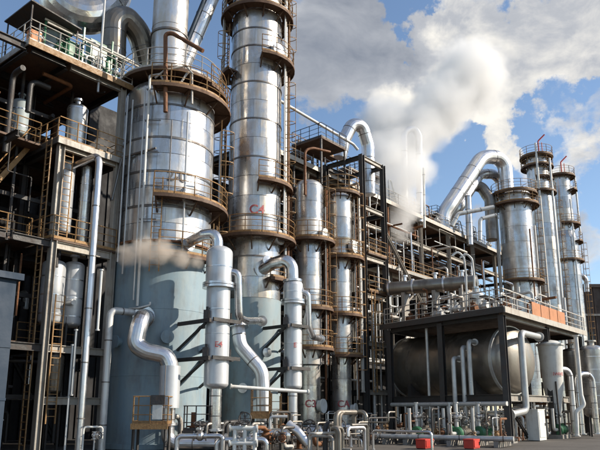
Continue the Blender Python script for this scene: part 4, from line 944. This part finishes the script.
def drum():
    r = 2.08; z = Zat(394, 37) + .06 + r; a, b = DW(3.0, .9, z), DW(3.0, 9.6, z)
    t = thing('storage_drum', 'big dull horizontal drum under the black table structure', 'drum', DW(3.0, 5.2, z - r))
    ax = DD; ln = (b - a).length
    part('shell', MB().lathe([(r, .0), (r, ln)], 44, axis=ax, origin=a), 'drum', t)
    for s, o, e in ((-1, a, -DD), (1, b, DD)):
        part('dished_head', MB().lathe(dish(r, .85, 9), 44, axis=e, origin=o), 'drum', t)
        part('head_rim', MB().lathe([(r - .02, -.10), (r + .05, -.10), (r + .05, .10), (r - .02, .10)], 44, axis=ax, origin=o), 'pipew', t)
    for k in range(1, 5): seam(t, a + ax * (ln * k / 5), ax, r, 'band', .09)
    for k in (.18, .82):
        m = MB(); p = a + ax * (ln * k); m.box(p - UP * (r * .82 + .12), (r * 1.7, .3, r * .55), oriented(DD.cross(UP))); part('saddle', m, 'dark', t, 0)
    pp = P(463, 343, 37.6)
    for k, (px, py) in enumerate(((453, 358), (462, 347), (468.5, 341))):      # pipes dropping from the drum's side
        q = P(px, py, 39.6 - .2 * k); pipe_into(t, [q + DR * .9, q, Vector((q.x, q.y, .3))], .14, .25, 'pipew', mitre=False, ends=(True, False), name='drop_pipe')
    q = P(426, 320, 42.2); pipe_into(t, [q, Vector((q.x, q.y, .3))], .10, mat='pipew', mitre=False, name='drop_pipe')
drum()
pipe_thing('loop_pipe', 'thick pale loop pipe in front of the drum head', 'pipe', [DW(5.2, -.3, 6.35), DW(2.1, -.3, 6.35), DW(2.1, -.3, 1.75), DW(.6, .1, 1.55)], .20, .38, 'pipew', False, 0, (True, True))
def hopper():
    x = P(551, 360, 43.0); c = (x.x, 43.0); t = thing('cone_hopper', 'white conical hopper with red lettering under the deck', 'hopper', (c[0], c[1], 0))
    z0, z1, z2 = Zat(430, 43), Zat(388, 43), Zat(345, 43)
    part('cone', MB().lathe([(0, z0), (.18, z0), (.62, z1), (.80, z2), (.5, z2 + .25), (0, z2 + .35)], 28, origin=(c[0], c[1], 0)), 'white', t)
    part('rim', MB().lathe([(.79, z2 - .05), (.88, z2 - .05), (.88, z2 + .06), (.7, z2 + .08)], 28, origin=(c[0], c[1], 0)), 'pipew', t)
    lettering(t, 'IWHE', c, .72, Zat(376, 43), -78, .30)
    for k in range(3):
        a = 2.1 * k + .4; part('leg', MB().bar((c[0] + .75 * math.cos(a), c[1] + .75 * math.sin(a), 0), (c[0] + .70 * math.cos(a), c[1] + .70 * math.sin(a), z1 + .4), .09, .09), 'dark', t, 0)
    pipe_into(t, [(c[0], c[1], z0 + .05), (c[0], c[1], .1)], .16, mat='pipew', mitre=False)
hopper()
# vessels and bends on the deck
upright_vessel('stubby silver vessel on the drum deck under two gooseneck vents', P(476, 300, 41), .52, ZD + .05, ZD + 1.75, 'clad2', 0, nozzle=True)
for k, (px, lab) in enumerate(((455, 'left one of two slim gooseneck vents on the drum deck'), (463, 'right one of two slim gooseneck vents on the drum deck'))):
    p = P(px + 11, 300, 42); pipe_thing('gooseneck_vent', lab, 'vent', [Vector((p.x, 42, ZD)), P(px + 11, 276, 42), P(px + 9, 258 + k, 42), P(px + 3, 251 + k * 2, 42), P(px - 3, 256 + k * 2, 42)], .075, .4, 'white', False, 0, (True, False))
def exchanger():
    a, b = P(388, 289, 46.5), P(476, 282, 44.0); t = thing('heat_exchanger', 'long level silver exchanger shell at the back of the drum deck', 'exchanger', Vector((a.x, a.y, ZD)))
    ax = (b - a); ln = ax.length; ax.normalize()
    part('shell', MB().lathe([(0, -.15), (.42, -.08), (.50, 0), (.50, ln), (.42, ln + .1), (0, ln + .2)], 28, axis=ax, origin=a), 'drum', t)
    for k in (.02, .3, .65, .9): part('flange_ring', MB().lathe([(.48, -.06), (.6, -.06), (.6, .06), (.48, .06)], 28, axis=ax, origin=a + ax * ln * k), 'pipe', t)
    for k in (.2, .55, .85):
        p = a + ax * ln * k; part('saddle', MB().bar(Vector((p.x, p.y, ZD)), p - UP * .4, .25, .7), 'grey', t, 0)
        part('nozzle', MB().lathe([(.14, .4), (.14, .8), (.24, .8), (.24, .9), (0, .9)], 14, origin=p), 'pipe', t)
exchanger()
# equipment right of the drum
upright_vessel('tall grey vessel at the right edge beyond the deck posts', (P(594, 380, 46).x, 46.0), .85, 1.2, Zat(345, 46), 'clad', 4, base=0)
upright_vessel('smaller dark vessel in front of the far right columns, below the deck end', (P(571, 360, 48.5).x, 48.5), .6, 1.6, Zat(348, 48.5), 'drum', 3, base=0)
for k, (x0, x1, py, Y, lab) in enumerate(((559, 575, 369, 43.5, 'inverted-U silver pipe right of the white hopper'), (582, 597, 374, 42.5, 'inverted-U silver pipe at the right edge before the grey vessel'))):
    a, b = P(x0, 430, Y), P(x1, 430, Y + .6); pipe_thing('loop_pipe', lab, 'pipe', [Vector((a.x, a.y, .3)), Vector((a.x, a.y, Zat(py, Y))), Vector((b.x, b.y, Zat(py, Y))), Vector((b.x, b.y, .3))], .19, .5, 'pipe', False, 1.0, (True, True))
x = P(578, 400, 42); pipe_thing('riser_pipe', 'pale kinked riser on the last deck post', 'pipe', [Vector((P(577, 350, 42).x, 42, ZD - 1)), P(581, 395, 42), P(584, 405, 42), P(576, 412, 42), Vector((P(575, 412, 42).x, 42, .2))], .14, .25, 'white', False, 0, (True, True))
control_cabinet('control_cabinet', 'tall off-white cabinet on the ground below the drum head', 'cabinet', P(538, 446, 39.5).xy.to_3d(), (1.15, .7, 1.75), 'white')

# pump sets under the drum
def pump(label, px, Y, mat, ax, base='conc'):
    p = P(px, 445, Y); p.z = 0; t = thing('pump_set', label, 'pump', p, 'pump sets below the drum'); ax = Vector(ax).normalized(); sd_ = UP.cross(ax); rm = oriented(ax)
    part('plinth', MB().box(p + UP * .12, (1.7, .7, .24), rm), base, t, 0)
    part('motor', MB().lathe([(0, -.42), (.2, -.42), (.26, -.36), (.26, .36), (.2, .42), (0, .42)], 18, axis=ax, origin=p + UP * .56 + ax * .42), mat, t)
    f = MB()
    for k in range(9): f.lathe([(.255, -.012), (.295, -.012), (.295, .012), (.255, .012)], 18, axis=ax, origin=p + UP * .56 + ax * (.14 + k * .07))
    part('cooling_fins', f, mat, t)
    part('terminal_box', MB().box(p + UP * .86 + ax * .45, (.26, .22, .16), rm), mat, t, 0)
    part('casing', MB().lathe([(0, -.16), (.3, -.16), (.36, -.08), (.36, .08), (.3, .16), (0, .16)], 20, axis=ax, origin=p + UP * .56 - ax * .5), 'green', t)
    part('coupling_guard', MB().box(p + UP * .56 - ax * .1, (.3, .3, .3), rm), mat, t, 0)
    pipe_into(t, [p + UP * .8 - ax * .5, p + UP * 2.2 - ax * .5], .09, mat='pipew', mitre=False, ends=(True, True)); valve_into(t, p + UP * 1.45 - ax * .5, UP, .10, -LD)
    pipe_into(t, [p + UP * .56 - ax * .6, p + UP * .56 - ax * 1.3, p + UP * 1.9 - ax * 1.3], .10, .2, 'pipew', mitre=False)
pump('dark-motored pump set left of the middle deck post', 422, 37.5, 'drum', DR); pump('dark-motored pump set below the drop pipes, nearest the camera', 462, 36.2, 'drum', DR)
pump('green pump set tucked behind the corner post', 484, 37.8, 'green', DR); pump('green pump set beneath the middle of the drum', 455, 39.5, 'green', DR)
pump('green pump set right of the white cabinet', 562, 43.0, 'green', DR)
def red_locker(label, px, Y, w): 
    p = P(px, 450, Y); p.z = 0; control_cabinet('hydrant_locker', label, 'locker', p, (w, .5, Zat(439, Y) - .1), 'red')
red_locker('red locker on the ground in front of the drum, the left one', 425, 31.4, .8); red_locker('red locker on the ground in front of the drum, the right one', 472, 31.2, .65)

# ================================================================== FOREGROUND PIPEWORK
def pipe_track():
    t = thing('pipe_track', 'low track of dark pipes on sleepers along the ground before the drum', 'pipes', P(440, 448, 33.8).xy.to_3d()); r_ = random.Random(9)
    A, B = P(368, 448, 37.5), P(520, 448, 33.0); A.z = B.z = 0; d = (B - A).normalized(); n = UP.cross(d); ln = (B - A).length
    for k in range(7):
        q = A + d * (ln * (k + .3) / 7); part('sleeper', MB().box(q + UP * .14, (.22, 2.4, .28), oriented(d)), 'conc', t, 0)
    for i in range(7):
        o = n * (-1.05 + i * .34); r = r_.choice((.05, .07, .1, .13)); pipe_into(t, [A + o + UP * (.29 + r), B + o + UP * (.29 + r)], r, mat=r_.choice(('drum', 'dark', 'pipew', 'rust')), mitre=False, seams=2.2)
    for i in range(22):
        q = A + d * r_.uniform(.3, ln - .3) + n * r_.uniform(-1.1, 1.1); h = r_.uniform(.7, 1.9); r = r_.choice((.03, .045, .06))
        pipe_into(t, [q + UP * .3, q + UP * h] + ([q + UP * h + n * r_.uniform(.5, 1.2)] if i % 2 else []), r, mat=r_.choice(('dark', 'pipew', 'rust', 'drum')), mitre=False, ends=(True, i % 2 == 0))
        if i % 2 == 0: valve_into(t, q + UP * (h * .62), UP, r + .035, r_.choice((-n, n, -d)), r_.choice(('rail', 'drum', 'rust')), 'dark')
pipe_track()
def base_platform():
    t = thing('base_platform', 'low rusty platform round the feet of the slim columns', 'platform', P(345, 440, 41).xy.to_3d()); z = Zat(431, 40.5)
    a, b = P(326, 431, 39.6), P(372, 431, 41.5)
    c = (a + b) / 2; rm = oriented((b - a).normalized().xy.to_3d().normalized())
    d = part('deck', MB().box((c.x, c.y + .5, z), ((b - a).length, 1.6, .1), rm), 'deck', t, 0)
    part('edge_channel', MB().box((c.x, c.y - .33, z - .05), ((b - a).length + .1, .06, .22), rm), 'rust', t, 0)
    railing(d, [Vector((a.x, a.y - .1, z)), Vector((b.x, b.y - .1, z))], 'railw', 1.05, .7, toe=False)
    part('pedestal', MB().box((c.x - .2, c.y + .5, z / 2 - .04), ((b - a).length * .72, 1.3, z - .1), rm), 'skirt', t, 0)
    part('manway', MB().lathe([(0, 0), (.26, 0), (.26, .1), (0, .1)], 18, axis=(0, -1, 0), origin=(c.x - .3, c.y - .2, z * .5)), 'dark', t)
base_platform()
for k, (px, py, Y, r, ax, wl, lab) in enumerate(((313, 432, 33.5, .17, (1, .2, 0), (-.3, -1, .4), 'big flanged valve with a handwheel below the slimmer reboiler'), (242, 440, 28.6, .16, (1, .1, 0), (0, -.4, 1), 'flanged valve right of the foot of the larger reboiler'),
        (296, 438, 32.5, .13, (1, 0, 0), (0, -.5, 1), 'smaller valve left of the big flanged valve'), (200, 436, 28.2, .12, (1, .1, 0), (0, -.3, 1), 'valve on the duct run at the foot of the larger reboiler'), (340, 427, 38.6, .14, (1, 0, 0), (0, -1, .2), 'pale valve on the rusty base platform'))):
    p = P(px, py, Y); t = thing('gate_valve', lab, 'valve', (p.x, p.y, 0), 'valves along the foot of the columns')
    valve_into(t, p, ax, r, wl, 'pipe', name='body'); a = Vector(ax).normalized(); 
    for s in (-1, 1): pipe_into(t, [p + a * s * r * 2.2, p + a * s * (r * 2.2 + .7), Vector((p.x, p.y, .05)) + a * s * (r * 2.2 + .7)], r * .9, r * 1.6, 'pipe', mitre=False)
def pipe_manifold():
    Y = 27.6; a = P(232, 450, Y); b = P(252, 450, Y); t = thing('pipe_manifold', 'bright white pipe manifold at the bottom edge below the larger reboiler', 'manifold', (a.x, Y, 0))
    for z in (1.05, .45): pipe_into(t, [(a.x - .1, Y, z), (b.x + .2, Y, z)], .10, mat='white', mitre=False, ends=(True, True))
    for i in range(3): pipe_into(t, [(a.x + .1 + i * .42, Y, .05), (a.x + .1 + i * .42, Y, 1.05 + .2 * (i == 1))], .085, mat='white', mitre=False)
    hwheel(t, (a.x + .52, Y - .05, 1.45), (0, -1, .3), .26)
pipe_manifold()
def horizontal_pot():
    p = P(270, 446, 30.5); t = thing('condensate_pot', 'small silver horizontal pot at the bottom edge under the yellow platform', 'vessel', (p.x, p.y, 0))
    part('shell', MB().lathe([(0, -.95), (.2, -.92), (.36, -.75), (.36, .75), (.2, .92), (0, .95)], 22, axis=(1, .15, 0), origin=(p.x, p.y, .62)), 'clad2', t)
    for s in (-.5, .5): part('saddle', MB().box((p.x + s, p.y + .07 * s, .18), (.14, .5, .36)), 'dark', t, 0); seam(t, (p.x + s, p.y + .15 * s, .62), (1, .15, 0), .36)
    pipe_into(t, [(p.x, p.y, .9), (p.x, p.y, 1.5), (p.x + .8, p.y, 1.5)], .07, .15, 'pipew', mitre=False)
    pipe_into(t, [P(288, 424, 31.5), P(298, 432, 31.3), P(308, 445, 31.2)], .22, .4, 'pipe', mitre=False, name='slanting_branch')
horizontal_pot()
rnd = random.Random(5)
def ground_pipes():
    t = thing('ground_pipework', 'tangle of low silver pipes along the foot of the columns', 'pipes', P(250, 450, 30).xy.to_3d())
    for i in range(95):
        px = rnd.uniform(172, 374); Y = rnd.uniform(28.6, 41); p = P(px, 445, Y); cur = Vector((p.x, Y, 0)); pts = [cur.copy()]; cur.z = rnd.uniform(.3, 1.25); pts.append(cur.copy())
        for s in range(rnd.randint(1, 3)):
            ax = rnd.choice((RD, LD, UP, RD)); n = cur + ax * (rnd.choice((-1, 1)) * rnd.uniform(.3, 1.5)); n.z = max(.15, min(1.7, n.z))
            if (n - cur).length > .25: pts.append(n.copy()); cur = n
        if rnd.random() < .6: pts.append(Vector((cur.x, cur.y, 0)) if cur.z > .4 and (pts[-1] - pts[-2]).xy.length > .1 else cur + RD * .6)
        r = rnd.choice((.03, .045, .06, .09, .12)); o = pipe_into(t, pts, r, mat=rnd.choice(('drum', 'pipe', 'drum', 'rust', 'railw', 'dark')), mitre=False, ends=(True, False))
        if i % 4 == 0: valve_into(t, pts[0] + (pts[1] - pts[0]) * .6, UP, r * 1.3 + .02, rnd.choice((-LD, -RD, Vector((0, -1, 0)))), rnd.choice(('pipew', 'rust')))
ground_pipes()

# ================================================================== STEAM
def steam(name, label, blobs, density, col, scale, thresh, seed, aniso=.2):
    m = bpy.data.materials.new(name + '_vapour'); m.use_nodes = True; nt = m.node_tree; nt.nodes.clear(); L = nt.links.new
    o = node(nt, 'ShaderNodeOutputMaterial'); v = node(nt, 'ShaderNodeVolumePrincipled'); L(v.outputs[0], o.inputs['Volume'])
    v.inputs['Color'].default_value = rgb(col); v.inputs['Anisotropy'].default_value = aniso
    geo = node(nt, 'ShaderNodeNewGeometry'); pos = geo.outputs['Position']
    wn = node(nt, 'ShaderNodeTexNoise'); setin(wn, Scale=scale * .6, Detail=2.0); L(pos, wn.inputs['Vector'])
    wm = node(nt, 'ShaderNodeVectorMath', operation='MULTIPLY_ADD'); L(wn.outputs['Color'], wm.inputs[0]); wm.inputs[1].default_value = (.5 / scale,) * 3; L(pos, wm.inputs[2])
    nn = node(nt, 'ShaderNodeTexNoise'); setin(nn, Scale=scale, Detail=5.0, Roughness=.6); L(wm.outputs[0], nn.inputs['Vector'])
    fall = None
    for (c, r) in blobs:
        d = node(nt, 'ShaderNodeVectorMath', operation='DISTANCE'); L(pos, d.inputs[0]); d.inputs[1].default_value = c
        f = math_n(nt, 'SUBTRACT', 1.0, math_n(nt, 'DIVIDE', d.outputs['Value'], r), clamp=True)
        fall = f if fall is None else math_n(nt, 'SMOOTH_MAX', fall, f, .2)
    dn = math_n(nt, 'SUBTRACT', math_n(nt, 'ADD', math_n(nt, 'MULTIPLY', fall, 1.1), nn.outputs[0]), thresh)
    dn = math_n(nt, 'MULTIPLY', math_n(nt, 'MULTIPLY', dn, math_n(nt, 'MULTIPLY', fall, 3.0, clamp=True), clamp=True), density)
    L(dn, v.inputs['Density'])
    lo = [min(c[i] - r for c, r in blobs) for i in range(3)]; hi = [max(c[i] + r for c, r in blobs) for i in range(3)]
    b = MB()
    b.box([(lo[i] + hi[i]) / 2 for i in range(3)], [hi[i] - lo[i] for i in range(3)])
    solo(name, label, 'steam', b, m, kind='stuff', smooth=0, loc=Vector(((lo[0] + hi[0]) / 2, (lo[1] + hi[1]) / 2, lo[2])))
steam('steam_wisp', 'brownish steam wisp drifting across the widest tower above its skirt', [(P(128, 255, 29.3), 1.0), (P(145, 252, 29.2), 1.25), (P(163, 252, 29.2), 1.15), (P(182, 259, 29.2), .9), (P(197, 262, 29.2), .6)], 5.5, (.84, .77, .69), 1.9, .97, 1, 0.0)
steam('steam_plume', 'white steam plume billowing up behind the rack round the inverted-U vent', [(P(398, 226, 56.4), 2.2), (P(404, 208, 56.6), 3.0), (P(397, 188, 57), 3.6), (P(414, 172, 57.5), 3.2), (P(390, 158, 58.5), 4.2), (P(412, 146, 59.5), 3.6), (P(424, 126, 61), 4.4), (P(442, 104, 62), 5.4), (P(470, 78, 64), 6.6), (P(384, 122, 61), 4.6)], 2.6, (.99, .985, .975), .46, .84, 2, .0)
